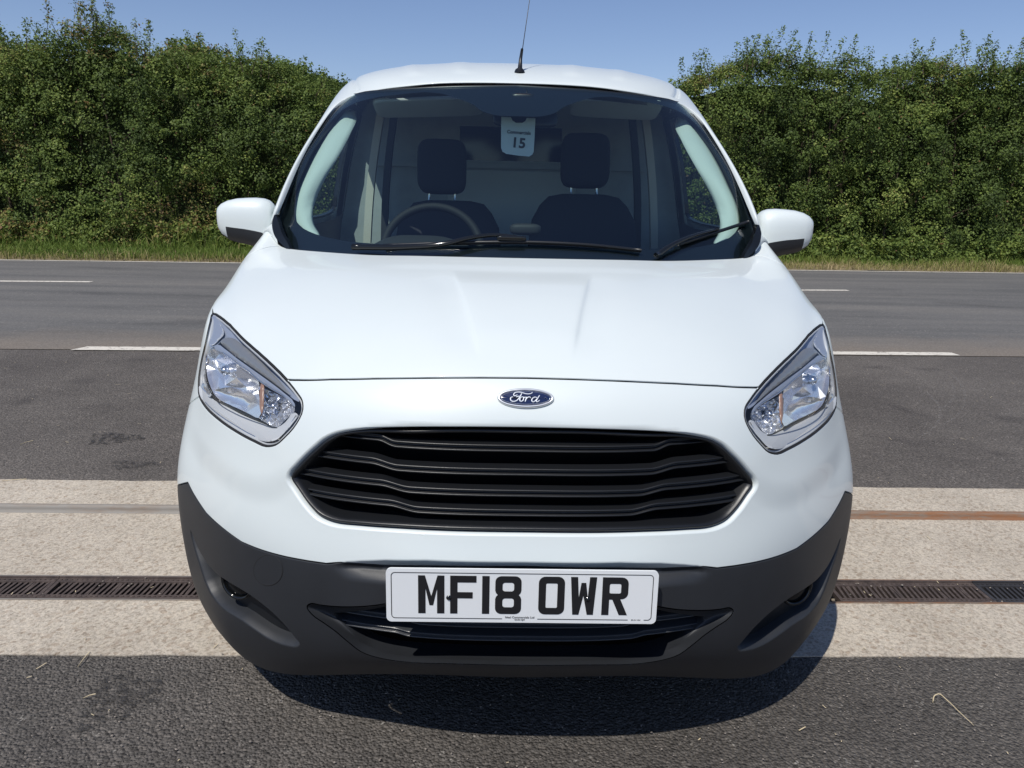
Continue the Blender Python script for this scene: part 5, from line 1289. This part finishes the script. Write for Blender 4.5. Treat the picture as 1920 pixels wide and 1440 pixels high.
# trees beyond the left hedge
def tree(px_list, Y, seed, label, spreadr, size=.09, n=520):
    r = np.random.default_rng(seed); cs = [bp(x, y, Y) for x, y in px_list]; base = np.mean(cs, 0)
    root = empty('tree', (base[0], Y, 0), label, 'tree'); loc = np.array(root.location)
    C = []; 
    for c in cs:
        m = n//len(cs); d = r.normal(0, 1, (m, 3)); d /= np.linalg.norm(d, axis=1)[:, None]; C.append(c+d*(spreadr*r.uniform(.45, 1, m))[:, None]*[1, 1, .8]-[0, 0, spreadr*.8])
    C = np.concatenate(C); nn = C-base; nn /= np.linalg.norm(nn, axis=1)[:, None]
    v, t = leaves(C, nn, 60, r.uniform(.2, .4, len(C)), size, seed, .35+r.normal(0, .1, len(C))); fast_mesh('crown', v-loc, 4, 'leaf', t, root)
    P = [tube(None, np.array([[base[0], Y, 0], [base[0]+.1, Y, base[2]*.5], [base[0], Y, base[2]*.8]])-loc, np.array([.22, .17, .10]), None)]
    for c in cs: P.append(tube(None, np.array([[base[0], Y, base[2]*.55], (base+c)/2*[1, 1, .85], c-[0, 0, .5]])-loc, np.array([.12, .08, .03]), None, seg=7))
    v, f = join(P); link_mesh('trunk', v, f, 'bark', root); return root
tree([(345,84),(362,80),(385,92)], 19, 51, 'dark tree top just showing above the left hedge', 1.0)
tree([(500,112),(540,116),(575,128),(598,150)], 20, 53, 'rounded dark green tree behind the low end of the left hedge', 1.25, n=700)
tree([(30,80),(-30,70)], 20, 57, 'tree behind the hedge at the far left edge', 1.3)
tree([(612,150),(618,168)], 24, 58, 'small distant tree in the gap beside the van roof', .5, .08, 160)

# ------------------------------------------------------------------ grass verge (uncountable)
def grass(name, n, x0, x1, y0, y1, h0, h1, tone, label, seed, wd=.006, lean=.35, clump=0.):
    r = np.random.default_rng(seed); x = r.uniform(x0, x1, n); v = r.random(n); y = np.array([far_edge(a) for a in x])+y0+(y1-y0)*v
    z0 = np.interp(y-np.array([far_edge(a) for a in x]), [0, .5, 1.4, 2.4, 5], [.0, .03, .05, .12, .15])-.005
    h = (h0+(h1-h0)*r.random(n)**1.5)*(1+clump*vn(x*2, y*3, seed, 6, 1.1)); h = np.maximum(h, .02); a = r.uniform(0, 6.28, n); ln = r.normal(0, lean, (n, 2))
    dx, dy = np.cos(a)*wd, np.sin(a)*wd; b = np.stack([x, y, z0], 1)
    mid = b+np.stack([ln[:, 0]*h*.35, ln[:, 1]*h*.35, h*.6], 1); tip = b+np.stack([ln[:, 0]*h, ln[:, 1]*h, h*.95], 1)
    o = np.stack([dx, dy, 0*dx], 1); V = np.stack([b-o, b+o, mid+o*.8, mid-o*.8], 1); V2 = np.stack([mid-o*.8, mid+o*.8, tip+o*.1, tip-o*.1], 1)
    V = np.concatenate([V, V2]).reshape(-1, 3); t = tone(x, y, v, r); 
    ob = fast_mesh(name, V, 4, 'grass', np.concatenate([t, t])); tag(ob, label, 'grass', kind='stuff'); return ob
def tn(x, y, v, r): return np.clip(np.where(v < .10+.13*(x > 0), .62+.3*r.random(len(x)), .28+.22*r.random(len(x)))+.06*(x > 0)+.10*vn(x*1.5, y*2, 3, 5, 1.)-.05, 0, 1)
grass('grass_verge', 60000, -13, 14, 0.02, 2.5, .05, .16, tn, 'green grass verge fading to dry yellow straw along the road edge', 61, clump=.5)
def tn2(x, y, v, r): return np.clip(.25+.25*r.random(len(x))+(r.random(len(x)) < .08)*.35, 0, 1)
grass('long_grass', 12000, -13, 14, 1.5, 2.6, .10, .38, tn2, 'long grass and weeds growing up against the foot of the hedges', 62, wd=.008, lean=.5, clump=.9)
# bramble and nettle leaves at the foot of the hedge
r = np.random.default_rng(70); K = 1300; x = r.uniform(-13, 13, K); C = np.stack([x, np.array([hedge_line(a) for a in x])-r.uniform(0, .55, K)-.05, r.uniform(.08, .50, K)], 1)
v, t = leaves(C, np.tile([0, -.4, .6], (K, 1)), 34, r.uniform(.08, .2, K), .065, 71, .55+r.normal(0, .12, K)); o = fast_mesh('undergrowth', v, 4, 'leaf', t)
tag(o, 'leafy brambles and nettles spilling from the foot of the hedges', 'undergrowth', kind='stuff')
